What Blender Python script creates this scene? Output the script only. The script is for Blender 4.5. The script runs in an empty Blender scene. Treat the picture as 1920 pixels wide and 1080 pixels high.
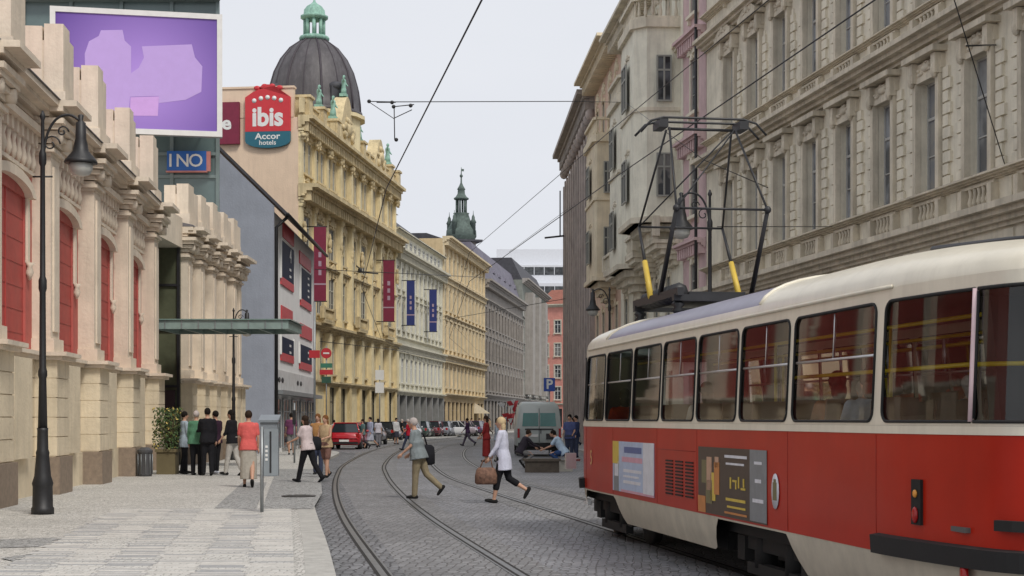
import bpy, math, random
from mathutils import Vector, Matrix
# ------------------------------------------------------------------ camera, sky, sun, exposure
SC = bpy.context.scene
COL = SC.collection
FPX, HZ, EYE = 2950.0, 785.0, 1.65
cam_d = bpy.data.cameras.new('camera'); cam = bpy.data.objects.new('camera', cam_d); COL.objects.link(cam)
cam.location = (0, 0, EYE); cam.rotation_euler = (math.radians(90), 0, 0)
cam_d.sensor_width = 36; cam_d.lens = FPX/1920*36; cam_d.shift_y = (HZ-540)/1920
cam_d.clip_start = .1; cam_d.clip_end = 5000
SC.camera = cam
SUN_EL, SUN_AZ = math.radians(50), math.radians(148)   # azimuth clockwise from +Y
w = bpy.data.worlds.new("World"); SC.world = w; w.use_nodes = True
nt = w.node_tree; nt.nodes.clear()
sky = nt.nodes.new('ShaderNodeTexSky'); sky.sky_type = 'NISHITA'; sky.sun_disc = False
sky.sun_elevation = SUN_EL; sky.sun_rotation = SUN_AZ
sky.air_density = 1.0; sky.dust_density = 4.0; sky.ozone_density = 1.0
hs = nt.nodes.new('ShaderNodeHueSaturation'); hs.inputs['Saturation'].default_value = .35
nt.links.new(sky.outputs[0], hs.inputs['Color'])
# high even overcast: a pale cloud layer with faint large-scale variation
tc = nt.nodes.new('ShaderNodeTexCoord'); nz = nt.nodes.new('ShaderNodeTexNoise'); nz.inputs['Scale'].default_value = 2.2
nz.inputs['Detail'].default_value = 5
mp = nt.nodes.new('ShaderNodeMapping'); mp.inputs['Scale'].default_value = (1, 1, 3)
nt.links.new(tc.outputs['Generated'], mp.inputs[0]); nt.links.new(mp.outputs[0], nz.inputs['Vector'])
cr = nt.nodes.new('ShaderNodeValToRGB')
cr.color_ramp.elements[0].position = .3; cr.color_ramp.elements[0].color = (.735, .76, .82, 1)
cr.color_ramp.elements[1].position = .7; cr.color_ramp.elements[1].color = (.80, .82, .87, 1)
nt.links.new(nz.outputs['Fac'], cr.inputs[0])
sc_ = nt.nodes.new('ShaderNodeVectorMath'); sc_.operation = 'SCALE'; sc_.inputs['Scale'].default_value = 9.6
nt.links.new(cr.outputs[0], sc_.inputs[0])
mx = nt.nodes.new('ShaderNodeMix'); mx.data_type = 'RGBA'; mx.inputs[0].default_value = .90
nt.links.new(hs.outputs[0], mx.inputs[6]); nt.links.new(sc_.outputs[0], mx.inputs[7])
bg = nt.nodes.new('ShaderNodeBackground'); bg.inputs['Strength'].default_value = .10
out = nt.nodes.new('ShaderNodeOutputWorld')
nt.links.new(mx.outputs[2], bg.inputs[0]); nt.links.new(bg.outputs[0], out.inputs[0])
sun_d = bpy.data.lights.new('sun', 'SUN'); sun_d.energy = 1.9; sun_d.angle = math.radians(12); sun_d.color = (1, .95, .87)
sun = bpy.data.objects.new('sun', sun_d); COL.objects.link(sun)
_sd = Vector((math.sin(SUN_AZ)*math.cos(SUN_EL), math.cos(SUN_AZ)*math.cos(SUN_EL), math.sin(SUN_EL)))
sun.rotation_euler = _sd.to_track_quat('Z', 'Y').to_euler()
vs = SC.view_settings; vs.view_transform = 'Standard'; vs.look = 'None'; vs.exposure = 0.15; vs.gamma = 1; vs.use_curve_mapping = False

# ------------------------------------------------------------------ helpers
R = math.radians
rnd = random.Random(7)
def at(x, y, Y): return Vector(((x-960)/FPX*Y, Y, EYE+(HZ-y)/FPX*Y))
def gat(x, y, z=0.0):
    Y = FPX*(EYE-z)/(y-HZ); return Vector(((x-960)/FPX*Y, Y, z))

SPLIT = {'cornice', 'stucco_relief', 'balcony', 'parapet', 'gable', 'shop_pier', 'pilaster', 'pier', 'chimney'}
class MB:
    """collects shapes and links them as ONE mesh object"""
    def __init__(s): s.v = []; s.f = []; s.m = []; s.sm = []; s.mi = 0; s.marks = []
    def mark(s, name): s.marks.append((len(s.f), name))
    def add(s, vs_, fs, smooth=False):
        b = len(s.v); s.v.extend([tuple(p) for p in vs_])
        for f in fs: s.f.append(tuple(b+i for i in f)); s.m.append(s.mi); s.sm.append(smooth)
    def box(s, x0, x1, y0, y1, z0, z1):
        s.add([(x0,y0,z0),(x1,y0,z0),(x1,y1,z0),(x0,y1,z0),(x0,y0,z1),(x1,y0,z1),(x1,y1,z1),(x0,y1,z1)],
              [(0,3,2,1),(4,5,6,7),(0,1,5,4),(1,2,6,5),(2,3,7,6),(3,0,4,7)])
    def obox(s, c, a, b, d):
        c, a, b, d = map(Vector, (c, a, b, d))
        s.add([c-a-b-d, c+a-b-d, c+a+b-d, c-a+b-d, c-a-b+d, c+a-b+d, c+a+b+d, c-a+b+d],
              [(0,3,2,1),(4,5,6,7),(0,1,5,4),(1,2,6,5),(2,3,7,6),(3,0,4,7)])
    def quad(s, a, b, c, d): s.add([a,b,c,d], [(0,1,2,3)])
    def poly(s, pts): s.add(pts, [tuple(range(len(pts)))])
    def extr(s, pts, vec):
        n = len(pts); vec = Vector(vec); p2 = [Vector(p)+vec for p in pts]
        s.add(list(pts)+p2, [tuple(reversed(range(n))), tuple(range(n, 2*n))]+[(i, (i+1)%n, n+(i+1)%n, n+i) for i in range(n)])
    def rings(s, rings, cap=True, smooth=True, closed=True):
        n = len(rings[0]); b = [p for r in rings for p in r]; fs = []
        for k in range(len(rings)-1):
            for i in range(n if closed else n-1):
                j = (i+1) % n; fs.append((k*n+i, k*n+j, (k+1)*n+j, (k+1)*n+i))
        if cap: fs.append(tuple(reversed(range(n)))); fs.append(tuple((len(rings)-1)*n+i for i in range(n)))
        s.add(b, fs, smooth)
    def tube(s, pts, r, n=8, smooth=True, flat=1.0):
        pts = [Vector(p) for p in pts]; m = len(pts)
        rs = r if isinstance(r, (list, tuple)) else [r]*m
        up = Vector((0, 0, 1)); rg = []; u = None
        for i, p in enumerate(pts):
            t = (pts[min(i+1, m-1)]-pts[max(i-1, 0)])
            if t.length < 1e-9: t = Vector((0, 0, 1))
            t.normalize()
            if u is None:
                a = Vector((1, 0, 0)) if abs(t.x) < .9 else Vector((0, 1, 0)); u = (a-t*a.dot(t)).normalized()
            else:
                u = (u-t*u.dot(t)); u = u.normalized() if u.length > 1e-6 else Vector((1, 0, 0))
            v = t.cross(u)
            rg.append([p+(u*math.cos(2*math.pi*k/n)+v*math.sin(2*math.pi*k/n)*flat)*rs[i] for k in range(n)])
        s.rings(rg, smooth=smooth)
    def limb(s, pts, rs, n=8):
        """tapering limb with rounded ends"""
        pts = [Vector(p) for p in pts]
        a = (pts[0]-pts[1]).normalized(); b = (pts[-1]-pts[-2]).normalized()
        P = [pts[0]+a*rs[0]*.9, pts[0]+a*rs[0]*.6]+pts+[pts[-1]+b*rs[-1]*.6, pts[-1]+b*rs[-1]*.9]
        Q = [rs[0]*.35, rs[0]*.8]+list(rs)+[rs[-1]*.8, rs[-1]*.35]
        s.tube(P, Q, n)
    def lathe(s, prof, c=(0,0,0), n=12, smooth=True, axis='z', sx=1, sy=1):
        cx, cy, cz = c; rg = []
        for r, z in prof:
            ring = []
            for k in range(n):
                a = 2*math.pi*k/n; x, y = r*math.cos(a)*sx, r*math.sin(a)*sy
                ring.append((cx+x, cy+y, cz+z) if axis == 'z' else ((cx+z, cy+x, cz+y) if axis == 'x' else (cx+x, cy+z, cz-y)))
            rg.append(ring)
        s.rings(rg, smooth=smooth)
    def ell(s, c, rx, ry, rz, nu=8, nv=5, rot=None):
        c = Vector(c); rg = []
        for j in range(nv+1):
            t = math.pi*(j+.001*(j == 0)-.001*(j == nv))/nv; ring = []
            for k in range(nu):
                a = 2*math.pi*k/nu
                p = Vector((rx*math.sin(t)*math.cos(a), ry*math.sin(t)*math.sin(a), -rz*math.cos(t)))
                if rot is not None: p = rot @ p
                ring.append(c+p)
            rg.append(ring)
        s.rings(rg)
    def mesh(s, name, mats):
        me = bpy.data.meshes.new(name); me.from_pydata(s.v, [], s.f)
        for mt in (mats if isinstance(mats, (list, tuple)) else [mats]): me.materials.append(mt)
        me.polygons.foreach_set('material_index', s.m); me.polygons.foreach_set('use_smooth', s.sm); me.update()
        return me
    def build(s, name, mats, parent=None, loc=(0,0,0), rz=0, weld=False):
        if s.marks and name in SPLIT:                 # one part per marked piece
            mk = ([(0, name)] if s.marks[0][0] > 0 else [])+s.marks; o = None
            for i, (a, nm) in enumerate(mk):
                b = mk[i+1][0] if i+1 < len(mk) else len(s.f)
                if b <= a: continue
                q = MB(); ids = sorted({j for f in s.f[a:b] for j in f}); mp = {j: k for k, j in enumerate(ids)}
                q.v = [s.v[j] for j in ids]; q.f = [tuple(mp[j] for j in f) for f in s.f[a:b]]; q.m = s.m[a:b]; q.sm = s.sm[a:b]
                o = q.build(nm, mats, parent, loc, rz)
            return o
        me = s.mesh(name, mats)
        if weld:
            import bmesh
            bm = bmesh.new(); bm.from_mesh(me); bmesh.ops.remove_doubles(bm, verts=bm.verts, dist=.0008); bmesh.ops.recalc_face_normals(bm, faces=bm.faces); bm.to_mesh(me); bm.free()
        o = bpy.data.objects.new(name, me); COL.objects.link(o)
        o.location = loc; o.rotation_euler = (0, 0, rz)
        if parent: o.parent = parent
        return o
def tag(o, label=None, cat=None, group=None, kind=None):
    if label: o['label'] = label
    if cat: o['category'] = cat
    if group: o['group'] = group
    if kind: o['kind'] = kind
    return o
def thing(name, label, cat, loc=(0,0,0), rz=0, group=None):
    o = bpy.data.objects.new(name, None); COL.objects.link(o); o.empty_display_size = .3
    o.location = loc; o.rotation_euler = (0, 0, rz); return tag(o, label, cat, group)
def kids(o): return [c for c in bpy.data.objects if c.parent == o]
def copy_tree(o, parent=None):
    c = o.copy(); COL.objects.link(c); c.parent = parent
    for ch in kids(o): copy_tree(ch, c)
    return c
def link(name, me, parent, loc=(0,0,0), rot=(0,0,0)):
    o = bpy.data.objects.new(name, me); COL.objects.link(o); o.parent = parent; o.location = loc; o.rotation_euler = rot; return o
_tc = {}
def text_verts(s_, size=1.0, bold=0.0):
    k = (s_, bold)
    if k not in _tc:
        cu = bpy.data.curves.new('t', 'FONT'); cu.body = s_; cu.size = 1; cu.offset = bold; cu.align_x = 'CENTER'; cu.align_y = 'CENTER'; cu.resolution_u = 3
        o = bpy.data.objects.new('t', cu); COL.objects.link(o)
        dg = bpy.context.evaluated_depsgraph_get(); me = bpy.data.meshes.new_from_object(o.evaluated_get(dg))
        _tc[k] = ([v.co.copy() for v in me.vertices], [tuple(p.vertices) for p in me.polygons])
        bpy.data.objects.remove(o); bpy.data.curves.remove(cu); bpy.data.meshes.remove(me)
    vv, ff = _tc[k]; return [v*size for v in vv], ff
def put_text(mb, s_, size, c, ux, uy, bold=0.0, sx=1.0):
    vv, ff = text_verts(s_, size, bold); c = Vector(c); ux = Vector(ux); uy = Vector(uy)
    mb.add([c+ux*v.x*sx+uy*v.y for v in vv], ff)

# ------------------------------------------------------------------ materials
_m = {}
def N(nt, t, **kw):
    n = nt.nodes.new(t)
    for k, v in kw.items(): setattr(n, k, v)
    return n
def mat(name, col, rough=.7, metal=0, spec=.5, var=.12, scale=3, bump=0, bscale=30, streak=0, coat=0, stain=None):
    if name in _m: return _m[name]
    m = bpy.data.materials.new(name); m.use_nodes = True; nt = m.node_tree; b = nt.nodes['Principled BSDF']
    b.inputs['Roughness'].default_value = rough; b.inputs['Metallic'].default_value = metal
    b.inputs['Specular IOR Level'].default_value = spec; b.inputs['Coat Weight'].default_value = coat
    tc = N(nt, 'ShaderNodeTexCoord'); L = nt.links.new
    src = None
    if var or streak:
        nz = N(nt, 'ShaderNodeTexNoise'); nz.inputs['Scale'].default_value = scale; nz.inputs['Detail'].default_value = 6; nz.inputs['Roughness'].default_value = .65
        L(tc.outputs['Object'], nz.inputs['Vector'])
        cr = N(nt, 'ShaderNodeValToRGB'); e = cr.color_ramp.elements
        e[0].position = .32; e[1].position = .68
        e[0].color = (*[c*(1-var) for c in col], 1); e[1].color = (*[min(1, c*(1+var*.8)) for c in col], 1)
        L(nz.outputs['Fac'], cr.inputs[0]); src = cr.outputs[0]
        if streak:
            mp = N(nt, 'ShaderNodeMapping'); mp.inputs['Scale'].default_value = (3.0, 3.0, .22); L(tc.outputs['Object'], mp.inputs[0])
            n2 = N(nt, 'ShaderNodeTexNoise'); n2.inputs['Scale'].default_value = 1.6; n2.inputs['Detail'].default_value = 7; n2.inputs['Roughness'].default_value = .7; L(mp.outputs[0], n2.inputs['Vector'])
            mr = N(nt, 'ShaderNodeMapRange'); mr.inputs[1].default_value = .48; mr.inputs[2].default_value = .75; mr.inputs[3].default_value = 0; mr.inputs[4].default_value = streak
            L(n2.outputs['Fac'], mr.inputs[0])
            mx = N(nt, 'ShaderNodeMix', data_type='RGBA'); sc = stain or tuple(c*.45 for c in col)
            mx.inputs[7].default_value = (*sc, 1); L(mr.outputs[0], mx.inputs[0]); L(src, mx.inputs[6]); src = mx.outputs[2]
        L(src, b.inputs['Base Color'])
    else: b.inputs['Base Color'].default_value = (*col, 1)
    if bump:
        n3 = N(nt, 'ShaderNodeTexNoise'); n3.inputs['Scale'].default_value = bscale; n3.inputs['Detail'].default_value = 4; L(tc.outputs['Object'], n3.inputs['Vector'])
        bp = N(nt, 'ShaderNodeBump'); bp.inputs['Strength'].default_value = bump; bp.inputs['Distance'].default_value = .02
        L(n3.outputs['Fac'], bp.inputs['Height']); L(bp.outputs[0], b.inputs['Normal'])
    _m[name] = m; return m
def wall(name, col, streak=.35, var=.14): return mat(name, col, .88, var=var, scale=1.1, bump=.5, bscale=14, streak=streak, spec=.25)
def emis(name, col, s):
    m = bpy.data.materials.new(name); m.use_nodes = True; b = m.node_tree.nodes['Principled BSDF']
    b.inputs['Base Color'].default_value = (*col, 1); b.inputs['Emission Color'].default_value = (*col, 1); b.inputs['Emission Strength'].default_value = s; return m
def glassy(name, col=(.02,.022,.025), rough=.06, spec=.6): 
    """building window glass: dark room behind, curtains in uneven pale patches"""
    if name in _m: return _m[name]
    m = bpy.data.materials.new(name); m.use_nodes = True; nt = m.node_tree; b = nt.nodes['Principled BSDF']; L = nt.links.new
    b.inputs['Roughness'].default_value = rough; b.inputs['Specular IOR Level'].default_value = spec
    oi = N(nt, 'ShaderNodeObjectInfo'); tc = N(nt, 'ShaderNodeTexCoord'); nz = N(nt, 'ShaderNodeTexNoise'); nz.inputs['Scale'].default_value = 1.3
    ad = N(nt, 'ShaderNodeVectorMath', operation='ADD'); L(tc.outputs['Object'], ad.inputs[0]); L(oi.outputs['Location'], ad.inputs[1]); L(ad.outputs[0], nz.inputs['Vector'])
    cr = N(nt, 'ShaderNodeValToRGB'); e = cr.color_ramp.elements; e[0].position = .42; e[1].position = .6
    e[0].color = (*col, 1); e[1].color = (*[c*3.4+.01 for c in col], 1); L(nz.outputs['Fac'], cr.inputs[0]); 
    mx = N(nt, 'ShaderNodeMix', data_type='RGBA'); mx.inputs[7].default_value = (*[c*2.4+.01 for c in col], 1); L(cr.outputs[0], mx.inputs[6])
    ml = N(nt, 'ShaderNodeMath', operation='MULTIPLY'); ml.inputs[1].default_value = .8; L(oi.outputs['Random'], ml.inputs[0]); L(ml.outputs[0], mx.inputs[0])
    m3 = N(nt, 'ShaderNodeMix', data_type='RGBA'); m3.inputs[7].default_value = (.23,.225,.21,1); L(mx.outputs[2], m3.inputs[6])    # drawn curtains behind some panes
    gt = N(nt, 'ShaderNodeMath', operation='FRACT'); g2 = N(nt, 'ShaderNodeMath', operation='MULTIPLY'); g2.inputs[1].default_value = 7.3; L(oi.outputs['Random'], g2.inputs[0]); L(g2.outputs[0], gt.inputs[0])
    gr = N(nt, 'ShaderNodeMapRange'); gr.inputs[1].default_value = .72; gr.inputs[2].default_value = .78; gr.inputs[4].default_value = .75; L(gt.outputs[0], gr.inputs[0])
    nr = N(nt, 'ShaderNodeMapRange'); nr.inputs[1].default_value = .45; nr.inputs[2].default_value = .5; L(nz.outputs['Fac'], nr.inputs[0])
    gm_ = N(nt, 'ShaderNodeMath', operation='MULTIPLY'); L(gr.outputs[0], gm_.inputs[0]); L(nr.outputs[0], gm_.inputs[1]); L(gm_.outputs[0], m3.inputs[0])
    L(m3.outputs[2], b.inputs['Base Color']); _m[name] = m; return m
def cobble(name, c0, c1, joint, scale, bump=.6, rough=.75, rand=.75, patch=.12, sx=1.0, rot=0.0):
    m = bpy.data.materials.new(name); m.use_nodes = True; nt = m.node_tree; b = nt.nodes['Principled BSDF']; L = nt.links.new
    b.inputs['Roughness'].default_value = rough; b.inputs['Specular IOR Level'].default_value = .4
    tc = N(nt, 'ShaderNodeTexCoord'); mp = N(nt, 'ShaderNodeMapping'); mp.inputs['Scale'].default_value = (1, sx, 1); mp.inputs['Rotation'].default_value = (0, 0, rot); L(tc.outputs['Object'], mp.inputs[0])
    v1 = N(nt, 'ShaderNodeTexVoronoi', feature='F1'); v2 = N(nt, 'ShaderNodeTexVoronoi', feature='DISTANCE_TO_EDGE')
    for v in (v1, v2): v.inputs['Scale'].default_value = scale; v.inputs['Randomness'].default_value = rand; L(mp.outputs[0], v.inputs['Vector'])
    sp = N(nt, 'ShaderNodeSeparateColor'); L(v1.outputs['Color'], sp.inputs[0])
    cr = N(nt, 'ShaderNodeMix', data_type='RGBA'); cr.inputs[6].default_value = (*c0, 1); cr.inputs[7].default_value = (*c1, 1); L(sp.outputs[0], cr.inputs[0])
    nz = N(nt, 'ShaderNodeTexNoise'); nz.inputs['Scale'].default_value = .35; nz.inputs['Detail'].default_value = 8; nz.inputs['Roughness'].default_value = .65; L(tc.outputs['Object'], nz.inputs['Vector'])
    mr = N(nt, 'ShaderNodeMapRange'); mr.inputs[1].default_value = .3; mr.inputs[2].default_value = .7; mr.inputs[3].default_value = 1-patch*2; mr.inputs[4].default_value = 1+patch*2; L(nz.outputs['Fac'], mr.inputs[0])
    vm = N(nt, 'ShaderNodeVectorMath', operation='SCALE'); L(cr.outputs[2], vm.inputs[0]); L(mr.outputs[0], vm.inputs['Scale'])
    ed = N(nt, 'ShaderNodeMapRange'); ed.inputs[1].default_value = .02; ed.inputs[2].default_value = .11; L(v2.outputs['Distance'], ed.inputs[0])
    mx = N(nt, 'ShaderNodeMix', data_type='RGBA'); mx.inputs[6].default_value = (*joint, 1); L(ed.outputs[0], mx.inputs[0]); L(vm.outputs[0], mx.inputs[7]); L(mx.outputs[2], b.inputs['Base Color'])
    bp = N(nt, 'ShaderNodeBump'); bp.inputs['Strength'].default_value = bump; bp.inputs['Distance'].default_value = .02; L(ed.outputs[0], bp.inputs['Height']); L(bp.outputs[0], b.inputs['Normal'])
    return m

M_iron = mat('black_iron', (.018,.018,.02), .5, spec=.5, var=.3)
M_steel = mat('grey_steel', (.30,.32,.33), .45, metal=.6)
M_white = mat('white_paint', (.72,.72,.70), .5, var=.06)
M_cream_frame = mat('cream_window_paint', (.52,.50,.42), .55, var=.08)
M_greyframe = mat('grey_window_paint', (.30,.30,.27), .55, var=.08)
M_brownframe = mat('brown_window_paint', (.10,.07,.05), .5, var=.1)
M_glass = glassy('window_glass', (.035,.038,.042))
M_glassf = glassy('old_window_glass', (.022,.024,.027), .35, .22)
M_dglass = glassy('shop_glass', (.015,.017,.018), .08)
M_slate = mat('slate_roof', (.055,.055,.065), .7, var=.25, scale=2, bump=.4, bscale=6)
M_copper = mat('green_copper', (.25,.43,.35), .75, var=.3, scale=4, streak=.4, stain=(.05,.10,.09))
M_tile = mat('red_roof_tile', (.25,.09,.06), .8, var=.3, scale=2)
M_rubber = mat('black_rubber', (.012,.012,.012), .75)
# ------------------------------------------------------------------ the street lines
def lerp(a, b, t): return a+(b-a)*t
def catmull(pts, n=8):
    P = [Vector(p) for p in pts]; P = [P[0]*2-P[1]]+P+[P[-1]*2-P[-2]]; o = []
    for i in range(1, len(P)-2):
        for k in range(n):
            t = k/n; a, b, c, d = P[i-1:i+3]
            o.append(.5*((2*b)+(c-a)*t+(2*a-5*b+4*c-d)*t*t+(3*b-a-3*c+d)*t**3))
    o.append(P[-2]); return o
C1 = catmull([(2.0+.1593*12, -12, 0), (2.0, 0, 0), (.41, 10, 0), (-.62, 16.5, 0), (-2.1, 26.3, 0), (-3.33, 36, 0), (-4.42, 46.3, 0), (-5.32, 57, 0), (-6.25, 75, 0), (-6.6, 92, 0), (-6.0, 110, 0), (-4.5, 130, 0), (-2.3, 150, 0), (1.2, 180, 0), (6, 215, 0), (12, 250, 0)])
C2 = catmull([(5.87+.1593*12, -12, 0), (5.87, 0, 0), (4.28, 10, 0), (3.24, 16.5, 0), (1.69, 26.3, 0), (.14, 36, 0), (-1.25, 46, 0), (-2.5, 62, 0), (-3.1, 78, 0), (-3.15, 92, 0), (-2.5, 110, 0), (-.9, 130, 0), (1.2, 150, 0), (4.6, 180, 0), (9.4, 215, 0), (15.4, 250, 0)])
def offset(path, d):
    o = []
    for i, p in enumerate(path):
        t = path[min(i+1, len(path)-1)]-path[max(i-1, 0)]; t.z = 0; t.normalize(); o.append(p+Vector((t.y, -t.x, 0))*d)
    return o
def ribbon(mb, a, b, z, za=None):
    n = len(a)
    mb.add([(p.x, p.y, z) for p in a]+[(p.x, p.y, z if za is None else za) for p in b], [(i, n+i, n+i+1, i+1) for i in range(n-1)])

M_sett = cobble('granite_setts', (.165,.165,.175), (.245,.245,.26), (.095,.093,.092), 10, .55, .58, .5, .14, .7, .12)
M_track = cobble('track_bed_setts', (.155,.153,.155), (.235,.232,.235), (.095,.09,.087), 9, .5, .62, .45, .1, .62, .16)
M_pave = cobble('mosaic_paving_light', (.44,.43,.40), (.64,.62,.58), (.22,.21,.19), 15, .35, .8, .5, .07)
M_pave2 = cobble('mosaic_paving_grey', (.30,.30,.30), (.44,.44,.43), (.15,.15,.14), 15, .35, .8, .5, .07)
M_pave3 = cobble('mosaic_paving_pale', (.50,.49,.46), (.66,.65,.61), (.30,.29,.27), 12, .3, .8, .5, .07)
M_kerb = mat('granite_kerb', (.42,.41,.38), .8, var=.18, scale=6, bump=.3)
M_rail = mat('worn_rail_steel', (.17,.165,.16), .38, metal=.85, var=.35, scale=5)
M_groove = mat('rail_groove', (.02,.018,.016), .9, var=.3)

g = MB(); g.add([(-1500,-60,0),(1500,-60,0),(1500,2500,0),(-1500,2500,0)], [(0,1,2,3)])
tag(g.build('road', M_sett), kind='structure')
# track bed paving and the grooved rails
for nm, path in (('tram_track', C1), ('tram_track', C2)):
    mb = MB(); ribbon(mb, offset(path, -1.15), offset(path, 1.15), .004)
    tag(mb.build('track_bed_road', M_track), kind='structure')
    mb = MB()
    for s in (-1, 1):
        mb.mi = 0; ribbon(mb, offset(path, s*.7175-.035), offset(path, s*.7175+.035), .010)      # running head
        ribbon(mb, offset(path, s*.7175-s*.085-.012), offset(path, s*.7175-s*.085+.012), .010)    # guard lip
        mb.mi = 1; ribbon(mb, offset(path, s*.7175-s*.055-.022), offset(path, s*.7175-s*.055+.022), .008)
        ribbon(mb, offset(path, s*.7175+s*.055-.02), offset(path, s*.7175+s*.055+.02), .008)
    tag(mb.build('tram_rails_on_road', [M_rail, M_groove]), kind='structure')

# left pavement with a granite kerb and mosaic bands
def wall_x(Y): return -8.85-.0865*(Y-27) if Y < 48.6 else -10.8-.01*(Y-53)
KL = catmull([(1.0,-10,0), (.3,0,0), (-1.87,16.5,0), (-3.49,27.8,0), (-4.55,36,0), (-5.6,44,0), (-6.9,57,0), (-7.9,72,0), (-9.3,78,0), (-10.9,84,0), (-10.3,92,0), (-8.7,107,0), (-7.0,121.7,0), (-4.4,145,0), (-1.0,173,0), (3.4,213,0), (8,245,0)], 6)
PZ = .10
mb = MB(); n = len(KL); far = [Vector((-60, p.y, 0)) for p in KL]
ribbon(mb, far, offset(KL, -.3), PZ)
tag(mb.build('left_pavement', M_pave), kind='structure')
mb = MB(); ko = offset(KL, -.3); rg = [[(p.x,p.y,-.02),(p.x,p.y,PZ+.004),(q.x,q.y,PZ+.004),(q.x,q.y,-.02)] for p, q in zip(ko, KL)]
mb.rings(rg, smooth=False); tag(mb.build('left_kerb', M_kerb), kind='structure')
# right pavement
KR = [Vector(p) for p in ((15.4,-10,0),(12.4,12,0),(8.6,33.6,0),(4.75,57.6,0),(3.3,78,0),(2.6,90,0),(1.75,112,0),(2.8,130,0),(5,150,0),(9,180,0),(14,215,0),(20,250,0))]
mb = MB(); ribbon(mb, offset(KR, .3), [Vector((70, p.y, 0)) for p in KR], PZ)
tag(mb.build('right_pavement', M_pave2), kind='structure')
mb = MB(); ko = offset(KR, .3); rg = [[(p.x,p.y,-.02),(p.x,p.y,PZ+.004),(q.x,q.y,PZ+.004),(q.x,q.y,-.02)] for p, q in zip(KR, ko)]
mb.rings(rg, smooth=False); tag(mb.build('right_kerb', M_kerb), kind='structure')

def patch(name, pts, m, z=PZ+.004):
    mb = MB(); mb.poly([(*gat(x, y, z).xy, z) for x, y in pts]); return tag(mb.build(name, m), kind='structure')
# grey diagonal band, dark lines and striped ramp of the paving
_bz = [PZ+.004]
def band(pts, m, name='paving_band'):
    _bz[0] += .0015; z = _bz[0]; mb = MB(); mb.poly([(x, y, z) for x, y in pts]); tag(mb.build(name, m), kind='structure')
G = lambda x, y: tuple(gat(x, y, PZ).xy)
band([G(270,965), G(330,965), G(308,1000), G(255,1079), (G(255,1079)[0]+.5,6), (-7,6), G(60,1079), G(165,1040), G(215,1000)], M_pave2)
band([G(0,1012), G(207,1006), G(200,1022), G(-60,1030)], M_pave2)
band([G(455,905), G(500,905), G(480,955), G(400,955)], M_pave2)
band([G(520,880), G(600,880), G(604,925), G(587,955), G(492,955), G(505,915)], M_pave2)
band([G(0,1048), G(60,1040), G(110,1062), G(80,1066)], M_pave2)
# striped slabs beside the kerb: rows of pale slabs with dark joints
mb = MB(); z = PZ+.016; M_slab = mat('pale_paving_slab', (.58,.56,.52), .8, var=.15, scale=5, bump=.3)
M_slabd = mat('grey_paving_slab', (.37,.37,.37), .8, var=.15, scale=5, bump=.3)
Y = 7.0; k = 0
while Y < 26.8:
    xr = -1.87-(Y-16.5)*.1434-.42
    for c in range(6):
        if c == 0: jt = [0]+[rnd.uniform(-.05,.05) for _ in range(6)]
        a, b = xr-.5*(c+1)+jt[c+1]+.003, xr-.5*c+jt[c]-.003
        dark = .55 if c in (1, 3, 5) else .12
        mb.mi = 1 if rnd.random() < (dark if k % 2 else dark*.45) else (0 if rnd.random() < .6 else 2)
        mb.add([(a,Y+.004,z),(b,Y+.004,z),(b,Y+.096,z),(a,Y+.096,z)], [(0,1,2,3)])
    Y += .1; k += 1
tag(mb.build('striped_slab_pavement', [M_slab, M_slabd, M_pave3]), kind='structure')
# worn lighter cobbles of the verge between rail and kerb, manhole and repair patches
mb = MB(); ribbon(mb, offset(KL, .02), offset(KL, .75), .005); tag(mb.build('gutter_road', cobble('gutter_setts', (.13,.13,.135), (.23,.23,.24), (.06,.06,.06), 9, .8, .7, .5)), kind='structure')

# ------------------------------------------------------------------ facade kit: local x along the front, -y towards the street, z up
def wall_open(mb, x0, x1, z0, z1, opens, y=0.0, rev=.30):
    opens = [o for o in opens if o[0] > x0+1e-4 and o[1] < x1-1e-4 and o[2] >= z0-1e-4 and o[3] <= z1+1e-4]
    xs = sorted({x0, x1, *[o[0] for o in opens], *[o[1] for o in opens]}); zs = sorted({z0, z1, *[o[2] for o in opens], *[o[3] for o in opens]})
    for j in range(len(zs)-1):
        run = None
        for i in range(len(xs)-1):
            cx, cz = (xs[i]+xs[i+1])/2, (zs[j]+zs[j+1])/2
            hole = any(o[0] < cx < o[1] and o[2] < cz < o[3] for o in opens)
            if not hole: run = (run[0] if run else xs[i], xs[i+1])
            if (hole or i == len(xs)-2) and run:
                a, b = run; mb.quad((a,y,zs[j]),(b,y,zs[j]),(b,y,zs[j+1]),(a,y,zs[j+1])); run = None
    for a, b, c, d in opens:
        mb.quad((a,y,c),(a,y,d),(a,y+rev,d),(a,y+rev,c)); mb.quad((b,y,c),(b,y+rev,c),(b,y+rev,d),(b,y,d))
        mb.quad((a,y,c),(a,y+rev,c),(b,y+rev,c),(b,y,c)); mb.quad((a,y,d),(b,y,d),(b,y+rev,d),(a,y+rev,d))
_wp = {}
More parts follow.
